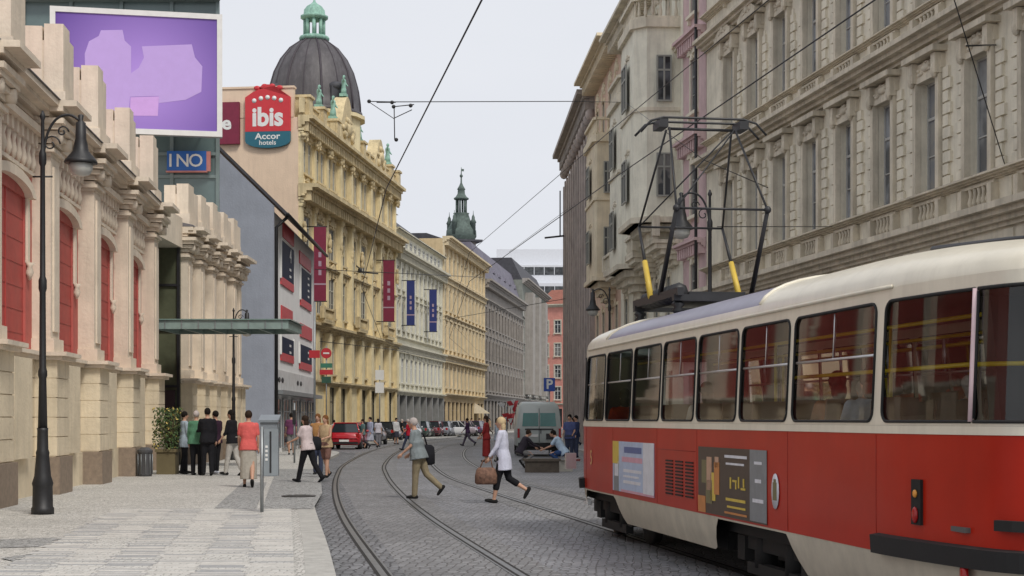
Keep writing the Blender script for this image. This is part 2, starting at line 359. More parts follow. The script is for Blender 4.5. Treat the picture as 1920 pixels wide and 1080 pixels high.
def win_meshes(w, h, style, fm, sm, gm):
    k = (round(w,2), round(h,2), style, fm.name, sm.name, gm.name)
    if k in _wp: return _wp[k]
    t = .06; f = MB()
    dY = -.12 if 'shal' in style else 0; jp = .035 if 'shal' in style else .07
    for a, b, c, d in ((-w/2,-w/2+t,0,h),(w/2-t,w/2,0,h),(-w/2+t,w/2-t,0,t),(-w/2+t,w/2-t,h-t,h)): f.box(a,b,.15+dY,.22+dY,c,d)
    if 'shop' in style:
        nmul = max(1, round(w/1.1)-1)
        for i in range(nmul): x = -w/2+w*(i+1)/(nmul+1); f.box(x-.03,x+.03,.155,.215,t,h-t)
        f.box(-w/2+t,w/2-t,.157,.213,h*.72,h*.72+.06)
    else:
        f.box(-.035,.035,.145+dY,.225+dY,t,h-t); f.box(-w/2+t,w/2-t,.15+dY,.22+dY,h*.66,h*.66+.07)
        if h > 1.9: f.box(-w/2+t,w/2-t,.16+dY,.21+dY,h*.33,h*.33+.03)
    g_ = MB(); g_.quad((-w/2,.19+dY,0),(w/2,.19+dY,0),(w/2,.19+dY,h),(-w/2,.19+dY,h))
    s = None
    if 'bare' not in style and 'shop' not in style:
        s = MB(); j = .16
        s.box(-w/2-j,-w/2,-jp,.01,-.02,h+j); s.box(w/2,w/2+j,-jp,.01,-.02,h+j); s.box(-w/2,w/2,-.07,.01,h,h+j)
        s.box(-w/2-j-.06,w/2+j+.06,-.17,.01,-.14,-.021)
        for sx in (-1, 1): s.box(sx*(w/2+j/2)-.06,sx*(w/2+j/2)+.06,-.12,.01,-.34,-.141)
        if 'flat' in style or 'ped' in style:
            s.box(-w/2-j-.02,w/2+j+.02,-.10,.01,h+j+.001,h+j+.22)
            s.box(-w/2-j-.14,w/2+j+.14,-.24,.01,h+j+.221,h+j+.31)
            for sx in (-1, 1): s.box(sx*(w/2+j)-.07,sx*(w/2+j)+.07,-.16,.01,h-.2,h+j+.22)
        if 'ped' in style:
            z = h+j+.312; s.extr([(-w/2-j-.14,-.2,z),(w/2+j+.14,-.2,z),(0,-.2,z+.42)], (0,.21,0))
        if 'arch' in style:
            pts = []
            for i in range(9): a = math.pi*i/8; pts.append(((w/2+j)*math.cos(a), h+j+.002+.38*math.sin(a)))
            s.extr([(x,-.14,z) for x, z in pts], (0,.15,0))
        if 'key' in style:
            s.extr([(-.1,-.14,h-.06),(.1,-.14,h-.06),(.16,-.14,h+.34),(-.16,-.14,h+.34)], (0,.06,0))
    r = (f.mesh('window', fm), g_.mesh('pane', gm), s.mesh('surround', sm) if s else None); _wp[k] = r; return r
def add_window(root, x, z, w, h, style, fm, sm, gm, y=0, rz=0, name='window'):
    a, b, c = win_meshes(w, h, style, fm, sm, gm)
    o = link(name, a, root, (x, y, z), (0, 0, rz)); link('pane', b, o)
    if c: link('surround', c, o)
    return o
def cornice(mb, x0, x1, z, proj, h, dent=0, y=0.0, ret=True):
    """stepped moulding; z is the top"""
    mb.mark('cornice')
    e = proj if ret else 0
    for a, b, p in ((0, .3, 1.0), (.3, .55, .72), (.55, .8, .42), (.8, 1, .2)):
        mb.box(x0-e*p*.0, x1, y-proj*p, y+.02-.001*p, z-h*b+.0005, z-h*a)
    if dent:
        n_ = int((x1-x0)/dent); 
        for i in range(n_): x = x0+(i+.5)*(x1-x0)/n_; mb.box(x-dent*.24, x+dent*.24, y-proj*.62, y-.002, z-h-.22, z-h*.56)
def relief(mb, xc, zc, w, h, rr, y=0.0, n_=12, d=.12):
    mb.mark('stucco_relief')
    mb.ell((xc, y, zc), w*.24, d*1.1, h*.36, 8, 5)
    for i in range(n_):
        s = 1 if i % 2 else -1; t = (i//2+1)/(n_/2+.5)
        mb.ell((xc+s*w*.5*t, y, zc+h*.4*math.sin(t*6+rr.random())), w*.09*rr.uniform(.8,1.4), d*rr.uniform(.6,1), h*.16*rr.uniform(.7,1.4), 6, 4)
def pilaster(mb, x, w, z0, z1, d=.22, cap=True, y=0.0):
    mb.box(x-w/2-.06, x+w/2+.06, y-d-.07, y+.01, z0, z0+.35)
    mb.box(x-w/2, x+w/2, y-d, y+.01, z0+.351, z1-.5)
    if cap:
        mb.box(x-w/2-.05, x+w/2+.05, y-d-.06, y+.01, z1-.499, z1-.42)
        for s in (-1, 1): mb.lathe([(.02,-.0),(.11,.01),(.11,.2),(.02,.21)], (x+s*w/2*.85, y-d-.13, z1-.24), 8, axis='y')
        mb.box(x-w/2-.03, x+w/2+.03, y-d-.1, y+.01, z1-.419, z1-.13)
        mb.box(x-w/2-.1, x+w/2+.1, y-d-.16, y+.01, z1-.129, z1)
    else: mb.box(x-w/2, x+w/2, y-d, y+.01, z1-.499, z1)
def balustrade(mb, x0, x1, z, h=.85, y=-.3, pitch=.28, post=2.6, mk=True):
    if mk: mb.mark('balustrade')
    mb.box(x0, x1, y-.11, y+.11, z, z+.12); mb.box(x0, x1, y-.12, y+.12, z+h-.12, z+h)
    n_ = max(1, int((x1-x0)/post))
    for i in range(n_+1): x = x0+(x1-x0)*i/n_; mb.box(x-.16, x+.16, y-.14, y+.14, z+.121, z+h+.05)
    k = int((x1-x0)/pitch)
    for i in range(k):
        x = x0+(i+.5)*(x1-x0)/k; mb.lathe([(.05,.12),(.035,.2),(.085,.33),(.04,.55),(.06,h-.12)], (x, y, z), 6)
def statue(mb, x, y, z, h=1.8, seed=0):
    r = random.Random(seed); s = h/1.8
    mb.box(x-.35*s, x+.35*s, y-.3*s, y+.3*s, z, z+.25*s)
    mb.rings([[(x+.32*s*rx*math.cos(a)+dx, y+.26*s*rx*math.sin(a), z+zz*s) for a in [k*math.pi/4 for k in range(8)]] for rx, dx, zz in ((1.05,0,.25),(.9,.02,.6),(.62,.03,1.0),(.8,.04,1.3),(.7,.03,1.45),(.25,.02,1.55))])
    mb.ell((x+.03*s, y-.02*s, z+1.7*s), .12*s, .13*s, .16*s)
    mb.limb([(x-.2*s,y,z+1.4*s),(x-.45*s,y-.1*s,z+1.2*s),(x-.5*s,y-.1*s,z+1.65*s)], [.09*s,.08*s,.05*s], 6)
    mb.limb([(x+.22*s,y,z+1.4*s),(x+.38*s,y-.15*s,z+1.1*s),(x+.2*s,y-.3*s,z+.95*s)], [.09*s,.08*s,.05*s], 6)
def angle(p0, p1): return math.atan2(p1[1]-p0[1], p1[0]-p0[0])
def building(name, label, cat, p0, p1, H, depth, m_wall, rows, shop=None, opens_extra=(), roof='flat', m_roof=None, roof_h=3, group=None, sides=True):
    """rows: list of (z, h, w, [x centres], style, frame material, surround material, glass)"""
    L = math.hypot(p1[0]-p0[0], p1[1]-p0[1]); root = thing(name, label, cat, (p0[0], p0[1], 0), angle(p0, p1), group)
    opens = list(opens_extra)
    for z, h, w_, xs, *_ in rows: opens += [(x-w_/2, x+w_/2, z, z+h) for x in xs]
    mb = MB(); wall_open(mb, 0, L, 0, H, opens)
    if sides:
        mb.quad((0,0,0),(0,0,H),(0,depth,H),(0,depth,0)); mb.quad((L,0,0),(L,depth,0),(L,depth,H),(L,0,H))
        mb.quad((0,depth,0),(0,depth,H),(L,depth,H),(L,depth,0))
    mb.quad((0,0,H-.01),(L,0,H-.01),(L,depth,H-.01),(0,depth,H-.01))
    mb.build('wall', m_wall, root)
    for z, h, w_, xs, style, fm, sm, gm in rows:
        for x in xs: add_window(root, x, z, w_, h, style, fm, sm, gm, name='shop_window' if 'shop' in style else 'window')
    if roof == 'gable':
        mb = MB(); e = .35
        mb.extr([(0,-e,H),(0,depth+e,H),(0,depth/2,H+roof_h)], (L,0,0)); mb.build('roof', m_roof, root)
    elif roof == 'mansard':
        mb = MB(); mb.extr([(0,.05,H+.001),(0,depth,H+.001),(0,depth-1.5,H+roof_h),(0,1.5,H+roof_h)], (L,0,0)); mb.build('roof', m_roof, root)
    root['L'] = L
    return root
def dormer(root, x, z, w_, h, m, gm, y=.7):
    mb = MB(); mb.box(x-w_/2-.15, x+w_/2+.15, y, y+1.6, z, z+h+.2); mb.extr([(x-w_/2-.3,y-.12,z+h+.201),(x+w_/2+.3,y-.12,z+h+.201),(x,y-.12,z+h+.7)], (0,1.7,0))
    d = mb.build('dormer', m, root); mb = MB(); mb.quad((x-w_/2,y-.004,z+.1),(x+w_/2,y-.004,z+.1),(x+w_/2,y-.004,z+h),(x-w_/2,y-.004,z+h)); mb.build('pane', gm, d)
    mb = MB(); mb.box(x-.03,x+.03,y-.04,y-.006,z+.1,z+h); mb.box(x-w_/2,x+w_/2,y-.05,y-.007,z+h*.6,z+h*.6+.05); mb.build('frame', M_white, d)
# ------------------------------------------------------------------ LEFT SIDE
M_sand = wall('sandstone_render', (.74,.64,.52), .25)
M_sand2 = wall('rusticated_sandstone', (.72,.62,.46), .32)
M_plinth = mat('brown_granite_plinth', (.26,.20,.15), .7, var=.2, scale=8)
M_redwall = mat('red_painted_wall', (.48,.12,.10), .8, var=.12, streak=.2)
M_redpanel = mat('red_window_boards', (.44,.065,.055), .5, var=.12)
M_flash = mat('lead_flashing', (.16,.15,.16), .6, var=.2)
M_dgreen = mat('dark_green_glass', (.10,.11,.07), .2, spec=.6, var=.3, scale=1)

def arcade(name, label, p0, p1, pils, pw, bay_z, pyl_z, pyl_at, win=True, d=.55):
    L = math.hypot(p1[0]-p0[0], p1[1]-p0[1]); root = thing(name, label, 'building', (p0[0], p0[1], PZ), angle(p0, p1))
    zl = 2.75; zc = 7.62
    bays = [(pils[i]+pw, pils[i+1]) for i in range(len(pils)-1)]
    wins = [((a+b)/2, min(3.1, (b-a)*.80)) for a, b in bays] if win else []
    # wall
    mb = MB(); wall_open(mb, 0, L, 2.9, zc, [(c-w/2, c+w/2, 3.1, 6.0) for c, w in wins], rev=.12)
    mb.quad((0,0,0),(0,0,zc),(0,12,zc),(0,12,0)); mb.quad((L,0,0),(L,12,0),(L,12,8.6),(L,0,8.6)); mb.quad((0,12,0),(0,12,8.6),(L,12,8.6),(L,12,0))
    mb.quad((0,.9,8.6),(L,.9,8.6),(L,12,8.6),(0,12,8.6)); mb.box(0,L,.5,.9,zc,8.6)
    mb.build('wall', M_redwall if win else M_sand, root)
    # rusticated podium, courses separated by joints
    mb = MB(); z = .77
    mb.box(0, L, .03, .4, 0, 2.9)
    while z < zl-.05:
        z1 = min(zl, z+.40)
        for a, b in [(0, pils[0])]+bays+([(pils[-1]+pw, L)] if pils[-1]+pw < L-.1 else []):
            if b > a+.05: mb.box(a, b, -.10, .035, z+.018, z1)
        for p in pils:
            mb.box(p, p+pw, -d, .036, z+.018, z1); mb.box(p+.01, p+pw-.01, -d+.03, .03, z-.002, z+.02)
        z = z1
    for a, b in [(0, pils[0])]+bays: mb.box(a, b, -.16, .03, 0, .77)
    # deep jambs either side of each bay, half a pier wide
    if pw > 1:
        for a, b in bays: mb.box(a+(b-a)*.30, a+(b-a)*.70, -.30, -.101, .78, zl-.02)
    mb.build('rusticated_podium', M_sand2, root)
    for p in pils: mb = MB(); mb.box(p-.05, p+pw+.05, -d-.06, .03, 0, .768); mb.build('plinth', M_plinth, root)
    # ledge
    mb = MB()
    for a, b in [(0, pils[0])]+bays+([(pils[-1]+pw, L)] if pils[-1]+pw < L-.1 else []):
        mb.box(a, b, -.22, .03, zl, zl+.08); mb.box(a, b, -.30, .03, zl+.081, zl+.16)
    for p in pils:
        mb.box(p-.10, p+pw+.10, -d-.12, .03, zl, zl+.08); mb.box(p-.18, p+pw+.18, -d-.22, .031, zl+.081, zl+.162)
    mb.build('ledge', M_sand, root)
    for p in pils:                                   # each pilaster with its capital
        mb = MB(); e_ = .2 if pw > 1 else .08; a, b = p+e_, p+pw-e_; d2 = d-.12
        mb.box(a-.06, b+.06, -d2-.03, .02, zl+.163, zl+.45); mb.box(a, b, -d2+.05, .02, zl+.451, 6.95)
        mb.box(a+(b-a)*.2, a+(b-a)*.8, -d2+.01, -d2+.051, zl+.6, 6.75)
        pl = mb.build('pilaster', M_sand, root)
        mb = MB()
        for zz, e in ((6.951,.02),(7.02,.09),(7.10,.03),(7.2,.08),(7.32,.17),(7.45,.26),(7.56,.33)): mb.box(a-e-.04, b+e+.04, -d2+.05-e, .02, zz, zz+(.11 if zz > 7.1 else .075))
        for s in (a-.02, b+.02): mb.lathe([(.03,0),(.14,.01),(.14,.2),(.03,.21)], (s, -d2-.2, 7.32), 8, axis='y')
        mb.build('capital', M_sand, pl)
    for c, w in wins:
        mb = MB(); mb.box(c-w/2, c-.02, .05, .11, 3.1, 6.0); mb.box(c+.02, c+w/2, .05, .11, 3.1, 6.0); mb.box(c-.03, c+.03, .03, .115, 3.1, 6.0)
        for k in range(6): mb.box(c-w/2+.02, c+w/2-.02, .04, .051, 3.25+k*.46, 3.29+k*.46)
        wd = mb.build('window', M_redpanel, root)
        mb = MB(); j = .2
        for s in (-1, 1): mb.box(c+s*(w/2+j/2)-j/2, c+s*(w/2+j/2)+j/2, -.05, .01, 4.7, 6.0); mb.lathe([(.02,4.35),(.09,4.5),(.05,4.62),(.11,4.7)], (c+s*(w/2+j/2), -.06, 0), 8)
        pts = [(c+s_*(w/2+j)*1.0, -.24, zz) for s_, zz in ((-1, 6.0),)]
        arc = [((w/2+j+.12)*math.cos(math.pi*i/10), .42*math.sin(math.pi*i/10)) for i in range(11)]
        arci = [((w/2-.05)*math.cos(math.pi*i/10), .22*math.sin(math.pi*i/10)) for i in range(11)]
        for i in range(10):
            a0, a1, b0, b1 = arc[i], arc[i+1], arci[i], arci[i+1]
            mb.extr([(c+a0[0],-.16,6.001+a0[1]),(c+b0[0],-.16,6.001+b0[1]),(c+b1[0],-.16,6.001+b1[1]),(c+a1[0],-.16,6.001+a1[1])], (0,.17,0))
        mb.build('surround', M_sand, wd)
    # baluster frieze of small brackets under the cornice
    mb = MB()
    for a, b in bays:
        n_ = max(3, int((b-a)/.42))
        for i in range(n_):
            x = a+(i+.5)*(b-a)/n_; mb.box(x-.08, x+.08, -.20, .01, 7.05, 7.3); mb.lathe([(.04,6.55),(.09,6.7),(.05,6.9),(.08,7.05)], (x, -.1, 0), 6)
        mb.box(a, b, -.12, .01, 6.46, 6.545); mb.box(a, b, -.3, .01, 7.301, 7.45)
    mb.build('bracket_frieze', M_sand, root)
    mb = MB(); cornice(mb, 0, L, 8.02, .62, .39)
    for p in pils: cornice(mb, p-.2, p+pw+.2, 8.023, .98, .40)
    mb.box(0, L, .021, .9, zc, 7.99)
    mb.build('cornice', M_sand, root)
    mb = MB(); mb.extr([(0,-.66,8.03),(0,.45,8.03),(0,.45,8.32),(0,-.62,8.08)], (L,0,0)); mb.build('coping', M_flash, root)
    for k, p in enumerate(pyl_at):                   # stepped twin pylons of the parapet
        mb = MB(); zt = pyl_z-(k % 2)*.06
        mb.box(p-.04, p+1.44, -.47, .44, 8.1, 8.5)
        W2 = .68 if pw > 1 else .95
        for i_ in range(2):
            a_ = p+(W2+.05)*i_; dz = (0, .16)[i_]
            mb.box(a_, a_+W2, -.42+.05*i_, -.02, 8.3, zt-dz); mb.box(a_, a_+W2, .02, .40, 8.3, zt-dz-.05)
        mb.box(p+.02, p+2*W2, -.34, .34, 8.3, zt-.35)
        mb.build('parapet_pylon', M_sand, root)
    return root
LY = lambda Y: (Y-16)*1.00373
arc1 = arcade('arcaded_building', 'cream sandstone building with red boarded windows, deep pilasters and stepped parapet pylons',
       (wall_x(16)-.55, 16), (wall_x(48.55)-.55, 48.55), [LY(y) for y in (17.0,22.0,27.0,32.1,37.1,42.2,47.2)], 1.28, 0, 10.0, [LY(y) for y in (17.5,23.5,28.6,33.4,37.6,42.4,46.9)])
arc2 = arcade('arcaded_building', 'far cream wing with closely set pilasters beyond the dark glass entrance and canopy',
       (-11.36, 53.0), (-11.48, 64.6), [.25,2.6,4.9,7.2,9.5,10.7], .85, 0, 9.5, [.2,2.5,4.8,7.1,9.4], win=False)
# glass entrance between the two wings
t = thing('glass_entrance', 'dark green glass entrance hall recessed between the two cream wings', 'entrance', (-11.4, 48.6, PZ))
mb = MB(); mb.box(-3.2, .25, 4.28, 4.4, 0, 7.3); mb.box(-3.2, -3.1, 0, 4.28, 0, 7.3); mb.build('glass_wall', M_dgreen, t)
mb = MB()
for x in (-3.0,-2.2,-1.4,-.6,.2): mb.box(x-.05, x+.05, 4.2, 4.279, 0, 7.3)
for z in (2.6, 4.5, 6): mb.box(-3.1, .25, 4.21, 4.278, z, z+.08)
mb.build('frame', M_iron, t)
mb = MB(); mb.box(-.62, .1, 4.12, 4.2, .02, 2.5); mb.build('door', mat('dark_door', (.04,.025,.03), .4), t)
mb = MB(); mb.box(-3.2, .3, -.1, 4.4, 7.3, 8.3); mb.build('roof', M_sand, t)
# canopy
t = thing('entrance_canopy', 'flat green steel and glass canopy reaching over the pavement from the entrance', 'canopy', (-11.2, 48.9, 4.38))
mb = MB(); mb.box(.1, 4.25, 0, .08, .06, .33); mb.box(.1, 4.25, 3.0, 3.08, .06, .33); mb.box(4.17, 4.25, .08, 3.0, .06, .33); mb.box(.1, .2, .08, 3, .06, .33)
for k in range(6): mb.box(.2+k*.78, .26+k*.78, .08, 3.0, .05, .22)
mb.build('frame', mat('green_steel', (.24,.32,.30), .5, var=.15), t)
mb = MB(); mb.box(.04, 4.32, -.06, 3.14, .34, .37); mb.build('glass_roof', mat('green_canopy_glass', (.22,.32,.29), .15, var=.1), t)
mb = MB()
for k in range(8): mb.box(.4+k*.52, .43+k*.52, -.02, -.001, .07, .33)
mb.build('bracket', M_steel, t)

# ---- glass casino tower and the billboard on it
t = thing('glass_tower', 'grey-green glass tower block standing behind the pylons and carrying the purple billboard', 'building', (0,0,0))
M_tglass = mat('grey_green_glass', (.12,.17,.17), .25, spec=.6, var=.15, scale=.5)
mb = MB(); mb.extr([(-19.5,62.5,0),(-11.65,62.5,0),(-14,69.5,0),(-19.5,69.5,0)], (0,0,18.2)); mb.build('body', M_tglass, t)
mb = MB()
for x in (-19.4,-17.5,-15.5,-13.5,-11.68): mb.box(x-.07, x+.07, 62.4, 62.499, 0, 18.2)
for z in (9.4, 11.2, 12.1): mb.box(-19.5, -11.6, 62.42, 62.498, z, z+.12)
mb.extr([(-19.8,62.1,18.2),(-11.5,62.1,18.2),(-13.9,69.7,18.2),(-19.8,69.7,18.2)], (0,0,.2))
for k in range(5): x = -17+k*1.2; mb.tube([(x,62.4,12.4+k*.2),(x,60.3,12.4+k*.2)], .05, 5)
mb.build('frame', mat('green_grey_steel', (.17,.22,.22), .5), t)
t = thing('billboard', 'large purple billboard in a white frame above the cream parapet', 'billboard', (-17.3, 58.9, 12.42), math.atan2(1.3, 6.3))
mb = MB(); W, H_ = 6.35, 4.68
mb.box(0, W, .02, .3, 0, H_); mb.build('back_box', M_steel, t)
mb = MB(); f = .2; mb.box(0,W,-.06,.019,0,f); mb.box(0,W,-.06,.019,H_-f,H_); mb.box(0,f,-.06,.019,f,H_-f); mb.box(W-f,W,-.06,.019,f,H_-f); mb.build('frame', M_white, t)
def purple():
    m = bpy.data.materials.new('purple_print'); m.use_nodes = True; nt = m.node_tree; b = nt.nodes['Principled BSDF']; b.inputs['Roughness'].default_value = .5
    tc = N(nt,'ShaderNodeTexCoord'); mp = N(nt,'ShaderNodeMapping'); mp.inputs['Location'].default_value = (-3.4,0,-2.0); nt.links.new(tc.outputs['Object'], mp.inputs[0])
    ln = N(nt,'ShaderNodeVectorMath', operation='LENGTH'); nt.links.new(mp.outputs[0], ln.inputs[0])
    cr = N(nt,'ShaderNodeValToRGB'); e = cr.color_ramp.elements; e[0].position = .1; e[0].color = (.42,.26,.72,1); e[1].position = 1; e[1].color = (.09,.035,.28,1)
    mr = N(nt,'ShaderNodeMapRange'); mr.inputs[2].default_value = 4.2; nt.links.new(ln.outputs['Value'], mr.inputs[0]); nt.links.new(mr.outputs[0], cr.inputs[0]); nt.links.new(cr.outputs[0], b.inputs['Base Color']); return m
mb = MB(); mb.quad((f,-.01,f),(W-f,-.01,f),(W-f,-.01,H_-f),(f,-.01,H_-f)); pr = mb.build('print', purple(), t)
mb = MB(); q = lambda x, y: ((x-88)/322*W, -.016, (1-(y-6-(x-88)*.07)/242)*H_)
mb.poly([q(*p) for p in ((155,215),(152,100),(160,76),(178,66),(182,55),(222,55),(226,76),(238,88),(238,140),(252,130),(262,110),(258,88),(352,86),(358,112),(372,130),(370,180),(340,195),(290,200),(290,186),(236,186),(234,208),(208,208),(206,215))])
mb.build('lilac_shapes', mat('lilac_print', (.50,.35,.73), .5, var=.03), pr)
mb = MB(); mb.poly([q(*p) for p in ((212,222),(212,209),(236,209),(237,187),(290,187),(288,225))]); mb.build('pink_patch', mat('pink_lilac_print', (.60,.36,.76), .5, var=.05), pr)
t = thing('casino_sign', 'blue sign with white capitals I N O hanging under the purple billboard', 'sign', at(313,320,62.2))
mb = MB(); mb.box(0, 1.56, 0, .15, 0, .78); mb.build('panel', mat('blue_sign_paint', (.02,.12,.42), .45, var=.08), t)
mb = MB(); mb.box(-.04, 1.6, -.02, .16, -.06, -.002); mb.box(1.561, 1.72, -.01, .1, -.02, .76); mb.build('trim', mat('pink_trim', (.5,.2,.18), .5), t)
mb = MB()
for ch, x in (('I', .14), ('N', .62), ('O', 1.14)): put_text(mb, ch, .72, (x, -.01, .38), (1,0,0), (0,0,1), .01)
mb.build('lettering', M_white, t)

# ---- grey gable house with the white advert-covered front
M_bgrey = wall('blue_grey_render', (.34,.365,.43), .15, .08)
M_advwhite = mat('white_render', (.80,.80,.80), .8, var=.06, scale=1, streak=.1)
p0, p1 = (-10.72, 70), (-11.1, 88.2); L = math.dist(p0, p1)
t = thing('gable_house', 'house with a blank blue-grey gable wall and a white street front covered in adverts', 'building', (*p0, 0), angle(p0, p1))
wf = [(3.2,1.3,11.0,1.5),(9.5,1.3,8.0,1.5)]
mb = MB(); mb.box(.0, L, .002, 13, 0, 11.0); mb.build('wall', M_advwhite, t)
mb = MB(); mb.extr([(-.25,-.15,0),(-.25,-.15,11.1),(-.25,6.5,17.6),(-.25,13.2,11.0),(-.25,13.2,0)], (.249,0,0)); mb.build('gable_wall', M_bgrey, t)
mb = MB(); mb.extr([(-.05,-.7,10.85),(-.05,6.5,17.9),(-.05,14.1,10.4),(-.05,14.1,10.2),(-.05,6.5,17.75),(-.05,-.7,10.68)], (L+.1,0,0)); mb.build('roof', M_slate, t)
mb = MB(); mb.tube([(-.1,-.75,10.75),(L,-.75,10.75)], .07, 8); mb.tube([(.25,-.75,10.7),(.25,-.2,10.2),(.25,-.2,.1)], .08, 8); mb.build('drainpipe', M_iron, t)
M_navy = mat('navy_sign_film', (.008,.016,.045), .6, spec=.15, var=.1); M_adred = mat('red_advert', (.55,.05,.06), .5, var=.1); M_maroon = mat('maroon_banner_cloth', (.19,.015,.045), .7, var=.12)
def advert(parent, x0, x1, z0, z1, navy=True, txt='4', y=-.05):
    mb = MB(); mb.box(x0, x1, y, .0, z0, z1); a = mb.build('advert_board', M_navy if navy else M_adred, parent)
    if navy:
        mb = MB(); mb.box(x0-.12, x0-.001, y-.04, 0, z0-.1, z1+.1); mb.box(x1+.001, x1+.12, y-.04, 0, z0-.1, z1+.1); mb.build('frame', M_white, a)
        mb = MB(); xm = x0+(x1-x0)*.72
        if txt: put_text(mb, txt, .95, (xm, y-.01, z1-.45), (1,0,0), (0,0,1), .02, 1.5)
        k = z1-1.05 if txt else z1-.25
        while k > z0+.15: mb.box(xm-.38, xm+.28, y-.008, y-.001, k-.11, k); k -= .33
        mb.build('lettering', M_white, a)
        mb = MB(); mb.box(x0, x1, y-.01, .0, z0-.38, z0-.01); mb.build('red_strip', M_adred, a)
    return a
advert(t, 3.2, 8.2, 8.3, 10.0); advert(t, 11.2, 16.4, 7.9, 9.5, txt=''); advert(t, 4.0, 8.3, 10.2, 10.9, False); advert(t, 10.8, 16.2, 9.65, 10.3, False)
advert(t, 3.4, 7.8, 6.2, 6.95, False); advert(t, 11.2, 16.8, 5.9, 6.6, False); advert(t, 3.2, 8.2, 4.75, 5.5, txt=''); advert(t, 10.8, 16.6, 4.6, 5.5, txt='')
mb = MB(); mb.box(.4, L-.3, -.06, 0, 2.95, 3.9); a = mb.build('fascia', mat('pale_fascia', (.62,.62,.62), .5, var=.15, scale=2), t)
mb = MB(); 
for x in (2.4, 3.6, 9.8, 11.2): mb.ell((x, -.07, 3.45), .5, .02, .13)
mb.build('fascia_marks', M_iron, a)
mb = MB(); mb.box(.4, L-.3, -.5, 0, 2.75, 2.94); mb.build('canopy', M_steel, t)
for x in (1.2, 4.6, 8.2, 11.8, 15.4): add_window(t, x+.4, .3, 2.4, 2.3, 'shop', M_steel, M_steel, M_dglass, y=-.25, name='shop_window')

# ---- hotel with the dome
M_ibis = wall('yellow_stucco', (.75,.64,.40), .5, .18); M_ibis_or = wall('ochre_stucco_ornament', (.62,.51,.31), .8, .28)
M_peach = wall('peach_render', (.72,.56,.42), .2, .06); M_ybase = mat('yellow_painted_base', (.66,.52,.27), .7, var=.15, streak=.3)
p0, p1 = (-12.47, 92), (-9.08, 121.7); L = math.dist(p0, p1)
cols = [1.9+3.25*i for i in range(9)]
ww = M_cream_frame
t = building('domed_hotel', 'ornate yellow corner hotel with a dark dome, green copper lantern and a peach side wall', 'building', p0, p1, 19.3, 13, M_ibis,
    [(4.5,2.2,1.5,cols,'plain key shal',ww,M_ibis_or,M_glassf),(8.1,2.5,1.5,cols,'ped key shal',ww,M_ibis_or,M_glassf),(11.7,2.0,1.45,cols,'arch key shal',ww,M_ibis_or,M_glassf),
     (16.2,1.9,.75,[c+s for c in cols for s in (-.6,.6)],'arch shal',ww,M_ibis_or,M_glassf),(.25,3.4,2.6,[c for i,c in enumerate(cols) if i%3!=1],'shop',M_iron,M_iron,M_dglass)])
mb = MB()
for z, pr_, h_, dn in ((15.4,1.15,.75,.55),(7.45,.6,.5,0),(11.15,.3,.25,0),(3.98,.35,.3,0),(19.4,.9,.7,.5)): cornice(mb, -.1, L, z, pr_, h_, dn)
mb.build('cornice', M_ibis_or, t)
for i in range(10):
    x = .28+3.25*i; mb = MB(); pilaster(mb, x, .5, 7.5, 14.6, .16 if i not in (3,4,6,7) else .34); pilaster(mb, x, .5, 15.42, 18.65, .16 if i not in (3,4,6,7) else .3); mb.box(x-.4, x+.4, -.35, .01, 4.0, 7.0); mb.build('pilaster', M_ibis, t)
    mb = MB(); mb.box(x-.3, x+.3, -.2, .01, 0, 3.7); mb.build('base_pier', M_ybase, t)
mb = MB()
for c in cols:
    for z, w_, h_ in ((14.3,2.2,.8),(11.0,1.7,.4),(7.0,1.9,.45),(18.5,1.8,.5),(15.75,2.0,.35),(10.95,2.0,.5)): relief(mb, c, z, w_, h_, rnd, 0, 12, .16)
for i in range(10): x = .28+3.25*i; relief(mb, x, 14.9, 1.0, .6, rnd, -.3, 8, .22); relief(mb, x, 18.3, .9, .7, rnd, -.3, 8, .2); relief(mb, x, 12.6, .5, 1.1, rnd, -.3, 8, .12)
mb.build('stucco_relief', M_ibis_or, t)
mb = MB()
for x in (4.5, 14.6, 24.5):      # balconies
    mb.mark('balcony'); mb.box(x-1.4, x+1.4, -.8, 0, 7.46, 7.6); balustrade(mb, x-1.4, x+1.4, 7.6, .8, -.7, mk=False)
    for s in (-1.1, 1.1): mb.extr([(x+s-.1,0,6.9),(x+s-.1,0,7.45),(x+s-.1,-.7,7.45)], (.2,0,0))
mb.build('balcony', M_ibis_or, t)
mb = MB(); balustrade(mb, 0, 4.0, 19.41, .95, -.2); balustrade(mb, 8, L, 19.41, .95, -.2)
for x, w_, h_ in ((11.5,5.2,3.6),(22.5,4.0,2.4)):        # curved gables
    pts = [(x-w_/2,-.4,19.41)]+[(x-w_/2+w_*k/12, -.4, 20.2+h_*.72*max(0,math.sin(math.pi*k/12))**1.6) for k in range(13)]+[(x+w_/2,-.4,19.41)]
    mb.mark('gable'); mb.extr(pts, (0,.8,0)); relief(mb, x, 20.6, w_*.6, 1.4, rnd, -.42, 16, .22)
for x in (1.0, 4.6, 8.4, 16.4, 26.5, 29.3): mb.mark('parapet_post'); mb.box(x-.45, x+.45, -.5, .4, 19.41, 20.55); mb.box(x-.55, x+.55, -.6, .5, 20.551, 20.7)
mb.build('parapet', M_ibis_or, t)
mb = MB(); mb.box(-.05, .35, .3, 13, 19.3, 21.0); mb.box(-.12, .42, .25, 13, 21.0, 21.12); mb.box(-.02, -.001, .02, 13, 0, 19.29); mb.build('side_wall', M_peach, t)
for x, h_, sd in ((4.6,1.4,1),(8.4,1.5,2),(11.5,1.4,3),(26.5,1.6,4),(16.4,1.3,5)):
    mb = MB(); statue(mb, x, -.1, 20.71 if x != 11.5 else 22.8, h_, sd); mb.build('statue', M_copper, t)
